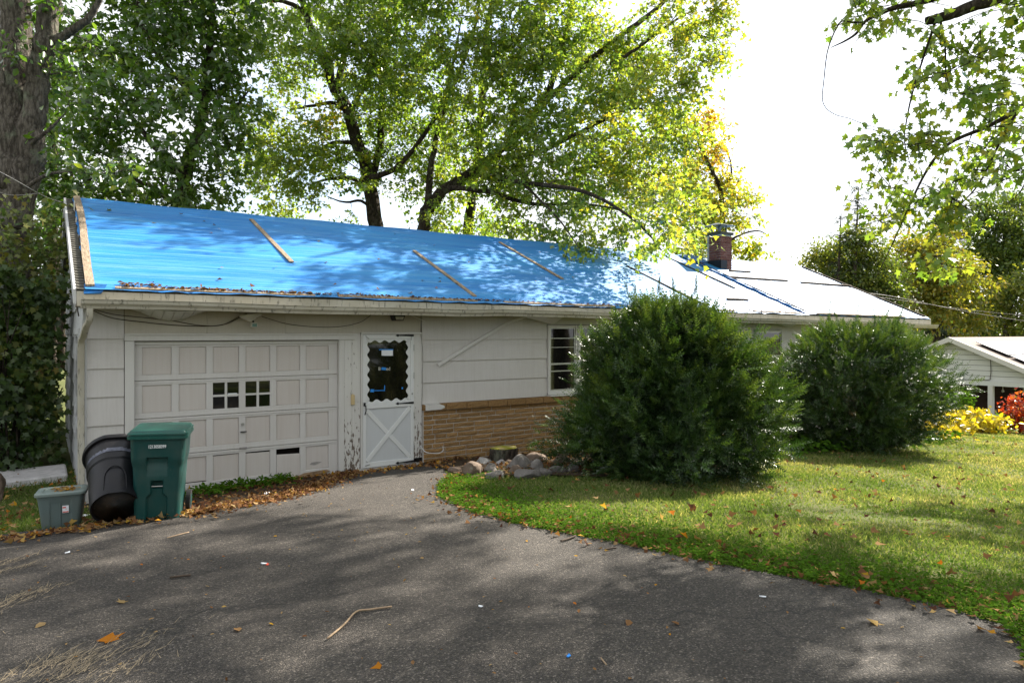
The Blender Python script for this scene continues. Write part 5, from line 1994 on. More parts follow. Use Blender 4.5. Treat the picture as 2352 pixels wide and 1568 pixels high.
up = [((11.6, -9.6, 8.4), 1.9, 40, .45), ((13.0, -6.2, 9.9), 1.8, 40, .45), ((16.2, -10.2, 8.8), 2.3, 50, .45), ((12.2, -11.4, 8.0), 2.0, 46, .45), ((14.0, -8.6, 11.2), 2.4, 60, .45), ((10.3, -11.2, 7.4), 1.8, 36, .45),
      ((8.2, -10.6, 7.6), 1.7, 34, .45), ((9.0, -3.2, 9.6), 1.5, 40, .45), ((11.0, -4.6, 10.0), 1.6, 44, .45), ((7.4, -5.4, 8.9), 1.5, 40, .45), ((13.0, -3.4, 11.6), 1.6, 40, .45), ((15.6, -5.6, 10.8), 1.8, 46, .45), ((11.8, -1.6, 11.6), 1.4, 30, .45),
      ((9.6, -7.0, 8.9), 1.6, 44, .45), ((6.0, -3.0, 9.0), 1.2, 26, .45), ((5.6, -6.8, 8.6), 1.2, 26, .45), ((7.6, -8.6, 8.0), 1.4, 34, .45), ((16.2, -2.8, 12.6), 1.5, 30, .45), ((8.4, -0.8, 10.6), 1.2, 22, .45), ((17.2, -5.2, 9.0), 1.7, 40, .45), ((19.2, -5.6, 9.2), 1.5, 30, .45), ((14.5, -0.9, 12.0), 1.4, 44, .45), ((16.2, -1.9, 12.6), 1.4, 44, .45), ((13.2, 0.3, 12.0), 1.2, 24, .45), ((17.6, -3.6, 12.4), 1.4, 40, .45)]
fan += [([Vector((13.8, -8.2, 9.0)), Vector((14.6, -4.8, 11.6)), Vector((15.2, -1.4, 12.6)), Vector((14.2, .4, 12.4))], [.14, .10, .06, .015]), ([mid1, Vector((12.6, -6.6, 9.4)), Vector((10.6, -5.2, 10.2)), Vector((7.0, -3.6, 9.4))], [.16, .12, .08, .02]), ([Vector((12.6, -6.6, 9.4)), Vector((12.8, -4.2, 11.0)), Vector((11.6, -1.4, 12.0)), Vector((8.6, -.8, 10.8))], [.09, .07, .05, .015]),
        ([mid1, Vector((10.4, -7.4, 8.6)), Vector((7.6, -6.0, 9.0)), Vector((5.4, -6.6, 8.8))], [.13, .10, .06, .015])]
make_tree('silver_maple', 'maple overhanging the lawn, its yellow-green leafy boughs reaching in from the top right', 'tree', tuple(root), ov + fan, vis + [(c_, r_, int(n_ * 1.25), t_) for c_, r_, n_, t_ in up], leaf=.092, nleaf=34, tmpl=T_MAPLE, rsd=27, spread=.36, sides=10, gnarl=.006, hang=True, rscale=.8)

# far trees on the right
FT = [
    (46, 'autumn_tree', 'rounded yellow-green tree, broadest of the far trees beyond the right end of the roof', [(2100, 600, 60), (2160, 570, 45), (2180, 640, 60), (2120, 670, 60), (2060, 640, 40), (2210, 690, 50), (2140, 710, 50), (2090, 560, 30), (2230, 640, 35), (2230, 735, 35)], .66, 'far_leaf', .26, (2150, 720)),
    (54, 'autumn_tree', 'tall olive-green tree at the right edge beyond the neighbour house', [(2280, 520, 55), (2330, 560, 60), (2290, 600, 55), (2340, 480, 50), (2250, 590, 35), (2320, 640, 50), (2370, 600, 60), (2270, 490, 30)], .40, 'far_leaf', .28, (2310, 740)),
    (50, 'autumn_tree', 'lower brownish-green tree at the right edge just above the neighbour roof', [(2310, 690, 45), (2350, 660, 45), (2270, 690, 35), (2340, 740, 45), (2390, 720, 40), (2260, 740, 28)], .55, 'far_leaf', .26, (2320, 770)),
    (60, 'autumn_tree', 'dark tree filling in behind the neighbour roof peak', [(2170, 745, 35), (2210, 755, 35), (2260, 760, 35), (2130, 750, 30), (2300, 765, 30), (2350, 765, 30), (2160, 690, 40), (2250, 700, 40)], .30, 'far_leaf', .30, (2200, 780)),
    (42, 'cedar_tree', 'grey-green feathery cedar just right of the roof ridge end', [(1870, 595, 20, 42, .1), (1895, 585, 26, 42, .08), (1930, 600, 30), (1965, 625, 34), (2000, 590, 30), (1950, 560, 24), (2010, 650, 32), (1985, 545, 20), (2045, 680, 30), (2035, 620, 26), (1910, 630, 26), (2060, 650, 26), (1960, 670, 30)], .46, 'far_leaf', .19, (1975, 760)),
]
for k, (Z, nm, lb, bl, tint, lm, lf, foot) in enumerate(FT):
    bl_ = blob(bl, Z, tint, 2.4 if k < 4 else 11, 1.5, 40 + k)
    f = P(foot[0], foot[1], Z)
    cx_ = sum(q[0] for q in bl) / len(bl)
    top = min(q[1] for q in bl)
    zb = g(f.x, f.y)
    make_tree(nm, lb, 'tree', (f.x, f.y, zb), [([(f.x, f.y, zb - .2), tuple(P(foot[0], (foot[1] + top) / 2, Z)), tuple(P(cx_, top, Z))], [.35, .22, .05])] +
              [([tuple(P(foot[0], (foot[1] + top) / 2 + 30, Z)), tuple(P(q[0], q[1], Z))], [.12, .03]) for q in bl[::2]], bl_, leaf=lf, nleaf=40, tmpl=T_DIA if lf < .2 else T_OVAL, lmat=lm, rsd=60 + k, spread=.95 if k < 4 else .6, twigs=False, jit=.3, group='trees beyond the neighbour house')


def conifer(label, foot, topx, Z, half, n, seed, mat='needle', skew=0, sparse=1.0, start=.1):
    rg = np.random.default_rng(seed)
    b = P(foot[0], foot[1], Z)
    zb = g(b.x, b.y)
    top = P(topx[0], topx[1], Z)
    H = top.z - zb
    t = empty('conifer', label, 'tree', (b.x, b.y, zb), 'trees beyond the neighbour house')
    q = MB()
    q.tube([(b.x, b.y, zb - .2), (b.x * .5 + top.x * .5, b.y * .5 + top.y * .5, (zb + top.z) / 2), tuple(top)], [.20, .13, .02] if half < 2.5 else [.32, .2, .03], 8)
    LP, LD, LN, LS = [], [], [], []
    for i in range(n):
        f_ = start + (1 - start) * rg.random() ** .9
        a = rg.uniform(0, 6.283)
        ln = half * (1 - f_) ** .75 * (.6 + .6 * rg.random()) + .25
        o = np.array((b.x + (top.x - b.x) * f_, b.y + (top.y - b.y) * f_, zb + H * f_))
        d = np.array((math.cos(a), math.sin(a), -.12 + .25 * (f_ > .7)))
        e = o + d * ln + np.array((0, 0, -.22 * ln * (1 - f_)))
        q.tube([tuple(o), tuple((o + e) / 2 + np.array((0, 0, .06 * ln))), tuple(e)], [.04, .025, .008], 3, False)
        k = int((10 + 22 * ln) * sparse)
        tt = rg.random(k) ** .7
        LP.append(o + (e - o) * tt[:, None] + rg.normal(0, .10, (k, 3)) * (1, 1, .6))
        LD.append(d + rg.normal(0, .5, (k, 3)) - np.array((0, 0, .5)))
        LN.append(rg.normal(0, .7, (k, 3)) + (0, 0, 1))
        LS.append(.26 + .2 * rg.random(k))
    q.build('trunk', M['bark_dark'], t, True, fix=False)
    P_ = np.concatenate(LP)
    leaves('crown', T_SPRAY, P_, np.concatenate(LD), np.concatenate(LN), np.concatenate(LS), rg.random(len(P_)), M[mat], t)


conifer('dark spruce with drooping boughs rising between the far trees on the right', (2190, 770), (2186, 455), 56, 3.4, 170, 71)
conifer('thin ragged conifer with a bare leaning trunk right of the roof end', (1950, 740), (1972, 430), 40, 1.5, 55, 72, sparse=.38, start=.42)
conifer('small dead-topped conifer left of the thin ragged conifer', (1912, 740), (1932, 490), 40, .8, 20, 73, sparse=.35, start=.45)
conifer('second dark spruce standing behind the first one', (2240, 770), (2222, 500), 62, 3.0, 120, 74)

# unseen trees added behind the camera to darken reflections and cut ambient light
for k, (x, y, h_) in enumerate(((-9, -26, 11), (3, -30, 13), (13, -29, 12), (24, -27, 12), (-16, -17, 10))):
    make_tree('added_shade_tree', 'unseen tree added behind the viewpoint to darken reflections and ambient light', 'tree', (x, y, g(x, y)), [([(x, y, 0), (x + .3, y, h_ * .5), (x, y + .3, h_)], [.3, .2, .04])],
              [((x + dx, y + dy, h_ * fz), 2.6, 26, .35) for dx, dy, fz in ((0, 0, .9), (1.8, .5, .62), (-1.9, .3, .58), (.3, 1.5, .40), (-.8, -1.2, .72), (1.2, -.6, .36), (-2.2, .8, .34))], leaf=.36, nleaf=20, tmpl=T_DIA, lmat='maple_dark', rsd=80 + k, spread=1.2, twigs=False, jit=.4, group='trees added behind the viewpoint')

# ================================================================== VINE THICKET ON THE LEFT
rg = np.random.default_rng(31)
t = empty('vine_thicket', 'tall thicket overgrown with vines and lobed leaves beside the left gable', 'shrub', (-1.6, 3.6, 0))
q = MB()
for i in range(60):
    x, y = rg.uniform(-3.4, -.6), rg.uniform(2.8, 4.8)
    h_ = rg.uniform(1.6, 3.2)
    p0 = np.array((x, y, -.1))
    q.tube(spline([p0, p0 + (rg.normal(0, .15), -.1, h_ * .5), p0 + (rg.normal(0, .3), -.3, h_)], 3), [.02 - .0025 * j for j in range(7)], 4, False)
q.build('stems', M['bark_dark'], t, True, fix=False)
n = 13500
x = np.where(rg.random(n) < .035, rg.uniform(-.5, -.12, n), rg.uniform(-4.2, -.42, n))
topz = 3.25 + .25 * np.sin(x * 2.2) + .15 * np.sin(x * 5.1) - .9 * np.clip((x + .45) / .4, 0, 1) * 0
z = topz * rg.random(n) ** .8
front = 2.55 + .22 * np.sin(x * 2.6 + z * 1.7) + .18 * np.sin(z * 3.3 + x) + .25 * (z < .5)
y = front + np.abs(rg.normal(0, .38, n)) + (rg.random(n) < .35) * rg.random(n) * 1.6
pos = np.stack([x, y, z], 1)
keep = (np.sin(x * 4.3 + 2 * np.sin(z * 2.1)) * np.sin(z * 3.7 + x) > -.78)
pos = pos[keep]
n = len(pos)
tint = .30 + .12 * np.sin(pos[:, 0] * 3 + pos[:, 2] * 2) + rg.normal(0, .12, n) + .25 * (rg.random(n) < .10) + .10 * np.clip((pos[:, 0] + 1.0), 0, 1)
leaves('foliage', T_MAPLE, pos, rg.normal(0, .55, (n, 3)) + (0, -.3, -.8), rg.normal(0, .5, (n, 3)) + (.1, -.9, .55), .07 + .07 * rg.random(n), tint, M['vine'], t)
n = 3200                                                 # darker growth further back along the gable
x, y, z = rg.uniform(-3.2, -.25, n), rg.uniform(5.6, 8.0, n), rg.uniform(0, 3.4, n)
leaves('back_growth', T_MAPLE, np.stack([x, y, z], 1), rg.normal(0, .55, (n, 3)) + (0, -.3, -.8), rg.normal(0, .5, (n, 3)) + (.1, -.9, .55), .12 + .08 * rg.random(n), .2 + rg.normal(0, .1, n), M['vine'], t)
n = 900                                                  # brighter climbing sprig in front of the trunk
c0 = np.array(tuple(P(75, 575, 10.8)))
pos = c0 + rg.normal(0, 1, (n, 3)) * (.42, .3, .42)
leaves('sprig', T_MAPLE, pos, rg.normal(0, .6, (n, 3)) + (.3, -.3, -.6), rg.normal(0, .5, (n, 3)) + (.2, -.5, .9), .07 + .05 * rg.random(n), .62 + rg.normal(0, .1, n), M['vine'], t)

# ================================================================== LAWN AND GROUND COVER
def ground_pts(n, u0, u1, v0, v1, test, rgx, power=1.5, dmin=3.0):
    out_ = []
    got = 0
    while got < n:
        m_ = 60000
        x = rgx.uniform(u0, u1, m_)
        y = rgx.uniform(v0, v1, m_)
        dx, dy = x - CAM.x, y - CAM.y
        zc_ = ST * dx + CT * dy
        xc_ = CT * dx - ST * dy
        d = np.hypot(dx, dy)
        ok = (zc_ > -.5) & (np.abs(xc_) < zc_ * 1.1 + 2.2) & (rgx.random(m_) < (dmin / np.maximum(d, dmin)) ** power)
        ok &= test(x, y)
        out_.append(np.stack([x[ok], y[ok]], 1))
        got += int(ok.sum())
    return np.concatenate(out_)[:n]


ER = sorted([(v, u) for u, v in edge_r])
EV, EU = np.array([a for a, _ in ER]), np.array([b for _, b in ER])


def edge_u(y):
    return np.interp(y, EV, EU)


def gz_np(xy):
    return np.array([g(a, b) for a, b in xy])


def on_lawn(x, y):
    e = edge_u(y)
    bed = (y > -2.2 - .35 * np.sin(x * .9)) & (x < 9.8) & (x > 4.3) | (y > -1.6) & (x < 21.3)
    yew1 = ((x - 7.75) / 1.9) ** 2 + ((y + 2.35) / 1.6) ** 2 < 1
    return (x > e + .02) & ~bed & ~yew1


rg = np.random.default_rng(41)
xy = ground_pts(178000, 3.0, 27, -9.6, .6, on_lawn, rg, 1.35, 4)
n = len(xy)
d = np.hypot(xy[:, 0] - CAM.x, xy[:, 1] - CAM.y)
zz = gz_np(xy)
big = np.sin(xy[:, 0] * 1.1 + 1.7 * np.sin(xy[:, 1] * .9)) * np.sin(xy[:, 1] * 1.6 + xy[:, 0] * .4)
patchy = np.sin(xy[:, 0] * 2.3 + 2.1 * np.sin(xy[:, 1] * 1.9 + .7)) * np.sin(xy[:, 1] * 3.1 + 1.2 * np.sin(xy[:, 0] * 1.3))
tint = .42 + .16 * big - .14 * patchy + rg.normal(0, .16, n) + .22 * (rg.random(n) < .16)
tint += .10 * np.clip((xy[:, 0] - 6) / 8, 0, 1)
leaves('lawn_grass', T_BLADE, np.column_stack([xy, zz]), rg.normal(0, .55, (n, 3)) * (1, 1, 0) + (0, 0, .8), rg.normal(0, 1, (n, 3)) * (1, 1, .2), (.022 + .028 * rg.random(n)) * (1 + .3 * big), tint, M['grass'], width=.004 + .0010 * d)
# clover and weeds along the asphalt edge
n = 15000
y = rg.uniform(-8.9, -2.2, n)
x = edge_u(y) + np.abs(rg.normal(0, .42, n)) - .03
zz = np.array([g(a, b) for a, b in zip(x, y)]) + .015 + .045 * rg.random(n)
leaves('clover', T_OVAL, np.column_stack([x, y, zz]), rg.normal(0, 1, (n, 3)) * (1, 1, .25), rg.normal(0, .4, (n, 3)) + (0, 0, 1), .018 + .02 * rg.random(n), .35 + .5 * rg.random(n), M['weed'])
# weeds at the garage foot and grass on the far left
n = 1500
x = rg.uniform(.95, 2.5, n)
y = -.12 - np.abs(rg.normal(0, .32, n)) - .25 * (x < 1.6)
keep = (np.sin(x * 7) * np.sin(y * 9 + x * 3) > -.35)
x, y = x[keep], y[keep]
n = len(x)
zz = np.array([g(a, b) for a, b in zip(x, y)]) + .02 + .10 * rg.random(n)
leaves('weeds', T_OVAL, np.column_stack([x, y, zz]), rg.normal(0, 1, (n, 3)) * (1, 1, .5), rg.normal(0, .5, (n, 3)) + (0, 0, 1), .035 + .035 * rg.random(n), rg.random(n), M['weed'])
n = 9000
x, y = rg.uniform(-2.6, .0, n), rg.uniform(-2.0, 2.6, n)
zz = np.array([g(a, b) for a, b in zip(x, y)])
leaves('rough_grass', T_BLADE, np.column_stack([x, y, zz]), rg.normal(0, .6, (n, 3)) * (1, 1, 0) + (0, 0, .8), rg.normal(0, 1, (n, 3)) * (1, 1, .2), .05 + .06 * rg.random(n), .35 + rg.normal(0, .18, n), M['grass'], width=.010)
n = 2600                                                 # low plants under the yews
x, y = rg.uniform(9.2, 17.5, n), rg.uniform(-2.9, -.6, n)
zz = np.array([g(a, b) for a, b in zip(x, y)]) + .03 + .28 * rg.random(n) * (.4 + .6 * np.abs(np.sin(x * 2.3)))
leaves('bed_plants', T_OVAL, np.column_stack([x, y, zz]), rg.normal(0, 1, (n, 3)) * (1, 1, .5), rg.normal(0, .4, (n, 3)) + (0, -.2, 1), .07 + .09 * rg.random(n), rg.random(n) * .9, M['weed'])
n = 900
x, y = rg.normal(10.2, .35, n), rg.normal(-2.0, .25, n)
zz = np.array([g(a, b) for a, b in zip(x, y)]) + .03 + .25 * rg.random(n)
leaves('hosta_leaves', T_OVAL, np.column_stack([x, y, zz]), rg.normal(0, 1, (n, 3)) * (1, 1, .3), rg.normal(0, .4, (n, 3)) + (0, -.2, 1), .10 + .08 * rg.random(n), .2 + rg.random(n) * .5, M['yellow_leaf'])


def litter(name, xy, lo, hi, tint, dz=.012, tm=T_MID, curl=.5, rgx=rg):
    n = len(xy)
    zz = gz_np(xy) + dz + .02 * rgx.random(n)
    o = leaves(name, tm, np.column_stack([xy, zz]), rgx.normal(0, 1, (n, 3)) * (1, 1, .25), rgx.normal(0, curl, (n, 3)) + (0, 0, 1), lo + (hi - lo) * rgx.random(n), tint, M['litter'])
    return o


n = 2300                                                 # the drift in front of the garage door
x = np.concatenate([rg.uniform(.8, 2.6, 1650), rg.uniform(2.3, 3.5, 650)])
up_ = np.interp(x, [.3, .8, 1.5, 2.12, 2.7, 3.05, 3.6], [-2.35, -2.55, -2.35, -2.02, -1.35, -.9, -.28])
y = up_ + rg.normal(.18, .22, n)
y[:700] = up_[:700] + rg.random(700) * (-.1 - up_[:700])
y = np.minimum(y, -.06)
litter('leaf_drift', np.column_stack([x, y]), .03, .07, np.clip(.24 + rg.normal(0, .29, n), 0, 1), .03, curl=.7)
n = 900                                                  # along the foot of door, wall and bins
x = np.concatenate([rg.uniform(-.8, 1.0, 420), rg.uniform(3.3, 4.9, 250), rg.uniform(.6, 3.3, 230)])
y = np.concatenate([rg.normal(-2.38, .10, 420), rg.normal(-.42, .14, 250), rg.normal(-.2, .08, 230)])
litter('leaf_scatter', np.column_stack([x, y]), .035, .085, rg.random(n), .03)
xy = ground_pts(900, 3.0, 22, -9.4, -1.2, lambda x, y: (x > edge_u(y)), rg, 1.2, 4)
litter('lawn_leaves', xy, .04, .085, np.clip(.25 + rg.normal(0, .33, len(xy)), 0, 1), .045, curl=.6)
y = rg.uniform(-8.9, -2.0, 800)
x = edge_u(y) + rg.normal(.12, .16, 800)
litter('edge_leaves', np.column_stack([x, y]), .025, .06, np.clip(.28 + rg.normal(0, .3, 800), 0, 1), .035, curl=.6)
xy = np.column_stack([rg.uniform(4.3, 9.5, 1100), rg.uniform(-3.0, -.2, 1100)])
litter('bed_leaves', xy, .04, .085, np.clip(.3 + rg.normal(0, .28, 1100), 0, 1), .05, curl=.7)
xy = ground_pts(420, -4, 3.4, -9.5, -1.0, lambda x, y: (x < edge_u(y) - .1), rg, .6, 4)
litter('driveway_specks', xy, .012, .035, np.clip(.55 + rg.normal(0, .25, 420), 0, 1), .026, T_OVAL, .2)
xy = ground_pts(500, -3, .2, -2.3, 2.4, lambda x, y: x < 0, rg, .3, 4)
litter('side_leaves', xy, .04, .09, rg.random(len(xy)), .05)
# straw-like dry clippings on the lower left of the driveway
cs = [G(15, 1300), G(45, 1312), G(30, 1385), G(75, 1372), G(10, 1402), G(120, 1545), G(205, 1532), G(275, 1552), G(180, 1556), G(340, 1483), G(165, 1530), G(60, 1550)]
LP, LD = [], []
for k, c in enumerate(cs):
    m_ = 25 if k == 9 else 70
    s_ = (.13, .045)
    LP.append(np.array((c.x, c.y)) + rg.normal(0, 1, (m_, 2)) * s_ @ np.array(((.83, .55), (-.55, .83))))
    LD.append(np.tile((.8, .45, 0), (m_, 1)) + rg.normal(0, .45, (m_, 3)) * (1, 1, .05))
xy = np.concatenate(LP)
n = len(xy)
leaves('dry_straw', T_BLADE, np.column_stack([xy, gz_np(xy) + .026 + .012 * rg.random(n)]), np.concatenate(LD), rg.normal(0, .2, (n, 3)) + (0, 0, 1), .03 + .06 * rg.random(n), rg.random(n), M['straw'], width=.003)
xy = ground_pts(260, -4, 1.5, -9.3, -2.4, lambda x, y: (x < edge_u(y) - .1) & (x < .2 - .3 * (y + 6)), rg, .4, 4)
leaves('straw_bits', T_BLADE, np.column_stack([xy, gz_np(xy) + .027]), rg.normal(0, 1, (260, 3)) * (1, 1, .03), rg.normal(0, .1, (260, 3)) + (0, 0, 1), .02 + .05 * rg.random(260), rg.random(260), M['straw'], width=.003)

# single leaves, twigs and scraps lying on the driveway
def one_leaf(label, x, y, size, tint, tm, seed, name='fallen_leaf', mat='litter'):
    p = G(x, y)
    r_ = np.random.default_rng(seed)
    base_ = np.array([[p.x, p.y, g(p.x, p.y) + .030]])
    o = leaves(name, tm, base_, r_.normal(0, 1, (1, 3)) * (1, 1, .05), np.array([[.15, -.25, 1.0]]), size, np.array([tint]), M[mat])
    del o['kind']
    tag(o, label, 'leaf', 'leaves lying on the driveway')


one_leaf('large orange-brown maple leaf near the lower left corner of the driveway', 238, 1476, .13, .98, T_MAPLE, 3)
one_leaf('pale yellow maple leaf on the driveway at the lower right', 2001, 1437, .085, .78, T_MAPLE, 5)
one_leaf('small cream leaf on the driveway above the large orange-brown leaf', 275, 1395, .07, .76, T_MAPLE, 6)
one_leaf('curled tan leaf standing near the middle of the lower driveway', 549, 1462, .075, .55, T_OVAL, 7)
one_leaf('pale curled leaf left of the large orange-brown leaf', 106, 1440, .07, .72, T_OVAL, 8)
one_leaf('small orange leaf near the bottom edge of the driveway, right of centre', 877, 1542, .06, .97, T_MID, 9)
one_leaf('brown strip-like leaf on the driveway in the lower middle', 1447, 1436, .07, .40, T_OVAL, 10)
one_leaf('thin brown leaf lying right of the strip-like leaf', 1560, 1448, .06, .35, T_OVAL, 11)


def twig(label, pts, r, mat='twig'):
    pp_ = [G(*q) for q in pts]
    pp_ = [Vector((p.x, p.y, g(p.x, p.y) + .028 + r)) for p in pp_]
    tag(MB().tube(spline(pp_, 4), r, 6).build('twig', M[mat], smooth=True), label, 'twig', 'twigs lying on the driveway')


M['twig_pale'] = plain('pale_bare_twig', (.30, .21, .13), .8, .3, 20)
twig('long bent pale twig lying in the middle of the lower driveway', [(752, 1480), (790, 1448), (818, 1418), (850, 1412), (900, 1405)], .006, 'twig_pale')
twig('short dark twig on the driveway below the green bin', [(390, 1337), (412, 1334), (438, 1332)], .008)
twig('pale straight twig on the driveway just in front of the green bin', [(384, 1243), (410, 1236), (434, 1230)], .005, 'twig_pale')
twig('dark forked twig by the lawn edge of the driveway', [(1288, 1252), (1305, 1247), (1322, 1240)], .008)
twig('small dark twig right of centre on the driveway', [(1390, 1272), (1402, 1270), (1415, 1268)], .007)
twig('thin pale stick at the bottom of the driveway, right of centre', [(1380, 1525), (1388, 1535), (1393, 1541)], .004, 'twig_pale')


def scrap(label, x, y, wd, dp_, mat):
    p = G(x, y)
    q = MB()
    a = random.uniform(0, 3)
    c, s = math.cos(a), math.sin(a)
    o = [(-wd, -dp_), (wd * .8, -dp_ * .9), (wd, dp_ * .7), (0, dp_), (-wd * .9, dp_ * .6)]
    zz = g(p.x, p.y) + .026
    q.loft([[(p.x + c * i - s * j, p.y + s * i + c * j, zz) for i, j in o], [(p.x + c * i - s * j, p.y + s * i + c * j, zz + .004 + .006 * (k == 2)) for k, (i, j) in enumerate(o)]])
    tag(q.build('litter_scrap', M[mat]), label, 'litter', 'scraps of litter on the driveway')


scrap('white paper scrap lying in the leaves in front of the garage door', 613, 1137, .06, .035, 'paper')
scrap('white and red scrap on the driveway below the garage', 606, 1302, .02, .012, 'paper')
scrap('tiny red scrap beside the white scrap on the driveway', 614, 1304, .015, .01, 'red_print')
scrap('blue scrap at the bottom edge of the driveway', 1306, 1519, .012, .008, 'blue_tape')
scrap('tiny white scrap on the driveway in the lower middle', 1104, 1402, .012, .01, 'paper')
scrap('white scrap on the driveway left of the lawn edge', 1752, 1380, .02, .008, 'paper')
scrap('crumpled white scrap on the driveway in front of the grey tote', 155, 1276, .02, .012, 'paper')
scrap('white scrap on the driveway near the door step', 948, 1130, .03, .015, 'paper')
for lb, x, y in (('white wrapper on the ground between the grey tote and the tipped can', 185, 1190),):
    scrap(lb, x, y, .07, .05, 'paper')

# yellow plants and the red shrub at the right
def plant(name, label, cat, c, rad, h, n, size, tmpl, mat, tint, seed, stems=14):
    r_ = np.random.default_rng(seed)
    z0 = g(c[0], c[1])
    t = empty(name, label, cat, (c[0], c[1], z0))
    q = MB()
    LP, LD, LT = [], [], []
    per = n // stems
    for i in range(stems):
        a = r_.uniform(0, 6.28)
        rr = rad * r_.random() ** .5
        b0 = np.array((c[0] + rr * .5 * math.cos(a), c[1] + rr * .5 * math.sin(a), z0))
        e = np.array((c[0] + rr * math.cos(a), c[1] + rr * math.sin(a), z0 + h * (.55 + .45 * r_.random()) * (1 - .35 * rr / rad)))
        q.tube([b0, b0 * .4 + e * .6 + (0, 0, .1 * h), e], [.012, .008, .003], 4, False)
        tt = r_.random(per) ** .7
        LP.append(b0 + (e - b0) * tt[:, None] + r_.normal(0, .16 * rad, (per, 3)) * (1, 1, .6))
        LD.append((e - b0) * .3 + r_.normal(0, .6, (per, 3)) - (0, 0, .3))
        LT.append(tint + r_.normal(0, .2, per))
    q.build('stems', M['twig'], t, fix=False)
    pos_ = np.concatenate(LP)
    leaves('foliage', tmpl, pos_, np.concatenate(LD), r_.normal(0, .5, (len(pos_), 3)) + (-.2, -.3, .8), size * (.6 + .7 * r_.random(len(pos_))), np.concatenate(LT), M[mat], t)
    return t


for k, (x, y, Zp, rad, h, lb) in enumerate((
        (2170, 1000, 18.6, 1.0, .62, 'bright yellow leafy plant nearest the right-hand yew'),
        (2235, 985, 20.5, 1.0, .70, 'yellow leafy plant in front of the neighbour porch post'),
        (2120, 1015, 17.4, .9, .42, 'low yellow plant spilling onto the lawn at the foot of the right-hand yew'))):
    c = P(x, y, Zp)
    plant('yellow_plant', lb, 'plant', (c.x, c.y), rad, h, 1300, .17, T_OVAL, 'yellow_leaf', .55, 90 + k, 18)
for k, (x, Zp, h, lb) in enumerate(((2285, 22.0, .7, 'small green plant before the white porch railing'), (2195, 25, 1.9, 'tall thin shrub against the neighbour house behind the yellow plants'))):
    c = P(x, 1000, Zp)
    plant('green_plant', lb, 'plant', (c.x, c.y), .6, h, 700, .12, T_OVAL, 'weed', .6, 95 + k, 12)
c = P(2372, 1000, 21.5)
plant('red_shrub', 'red-leaved shrub at the right edge in front of the neighbour porch', 'shrub', (c.x, c.y), .75, 1.7, 1900, .11, T_MID, 'red_leaf', .55, 99, 20)

# ================================================================== NEIGHBOUR HOUSE
NB = Vector((34.7, 4.5, 0))
nh = empty('neighbor_house', 'small white clapboard house with a porch and solar panels, downhill on the right', 'house', (34.7, 4.5, -2.6))
M['clap'] = paint('clapboard_paint', (.62, .62, .60), dirt=(.35, .33, .26), amount=.3, grain=False)
ZP, ZE, WN = 1.93, .42, 3.35                              # ridge, eave, half depth
def nz_(v):
    return ZP - (ZP - ZE) * abs(v - 4.5) / WN


for i in range(9):
    z0 = -.02 + i * .235
    z1 = min(z0 + .215, ZP)
    hw0 = WN - .1 if z0 < ZE else (ZP - z0) / (ZP - ZE) * WN - .05
    hw1 = WN - .1 if z1 < ZE else max((ZP - z1) / (ZP - ZE) * WN - .05, .02)
    q = MB()
    q.hexa([(34.67, 4.5 - hw0, z0), (34.67, 4.5 + hw0, z0), (34.72, 4.5 + hw0, z0), (34.72, 4.5 - hw0, z0), (34.69, 4.5 - hw1, z1), (34.69, 4.5 + hw1, z1), (34.72, 4.5 + hw1, z1), (34.72, 4.5 - hw1, z1)])
    q.build('clapboard', M['clap'], nh)
q = MB()
for s in (-1, 1):
    q.hexa([(34.35, 4.5, ZP - .08), (47, 4.5, ZP - .08), (47, 4.5 + s * (WN + .3), ZE - .22), (34.35, 4.5 + s * (WN + .3), ZE - .22), (34.35, 4.5, ZP + .02), (47, 4.5, ZP + .02), (47, 4.5 + s * (WN + .3), ZE - .12), (34.35, 4.5 + s * (WN + .3), ZE - .12)])
nroof = q.build('roof', plain('tan_shingle', (.30, .25, .22), .95, .2, 20, .5, .1), nh)
q = MB()
for s in (-1, 1):
    q.hexa([(34.31, 4.5, ZP - .20), (34.345, 4.5, ZP - .20), (34.345, 4.5 + s * (WN + .3), ZE - .34), (34.31, 4.5 + s * (WN + .3), ZE - .34), (34.31, 4.5, ZP + .03), (34.345, 4.5, ZP + .03), (34.345, 4.5 + s * (WN + .3), ZE - .11), (34.31, 4.5 + s * (WN + .3), ZE - .11)])
q.build('rake_trim', M['trim'], nh)
q = MB()
q.box(34.66, 47, 4.5 - WN + .1, 4.5 - WN + .25, -.20, .42)
q.box(34.55, 34.75, 1.2, 7.75, -.22, -.021)
q.build('beam', M['clap'], nh)
q = MB().prism([(34.73, 4.5 - WN + .1, -.02), (34.73, 4.5 + WN - .1, -.02), (34.73, 4.5 + WN - .1, ZE - .1), (34.73, 4.5, ZP - .1), (34.73, 4.5 - WN + .1, ZE - .1)], (.05, 0, 0))
q.build('shadow_line_backing', M['stone_dark'], nh)  # dark plate behind the board gaps stands in for their shadow lines
q = MB()
q.box(37.5, 47, 1.6, 7.6, -2.6, .3)
q.build('porch_back_wall', plain('brown_porch_wall', (.055, .032, .025), .9, .3, 5), nh)
q = MB()
q.box(34.5, 47, 1.1, 7.8, -2.75, -2.45)
q.build('porch_floor', M['concrete'], nh)
for (x, y) in ((34.65, 1.35), (34.65, 2.9), (34.65, 4.3), (34.65, 7.4), (38.5, 1.35), (42, 1.35)):
    q = MB()
    q.box(x - .1, x + .1, y - .1, y + .1, -2.45, -.221)
    bevel(q.build('post', M['trim'], nh), .01)
q = MB()
q.box(34.62, 34.70, 1.2, 4.25, -1.57, -1.50)
q.box(34.63, 34.69, 1.2, 4.25, -2.36, -2.31)
q.box(34.75, 42, 1.30, 1.38, -1.57, -1.50)
rail = q.build('railing', M['trim'], nh)
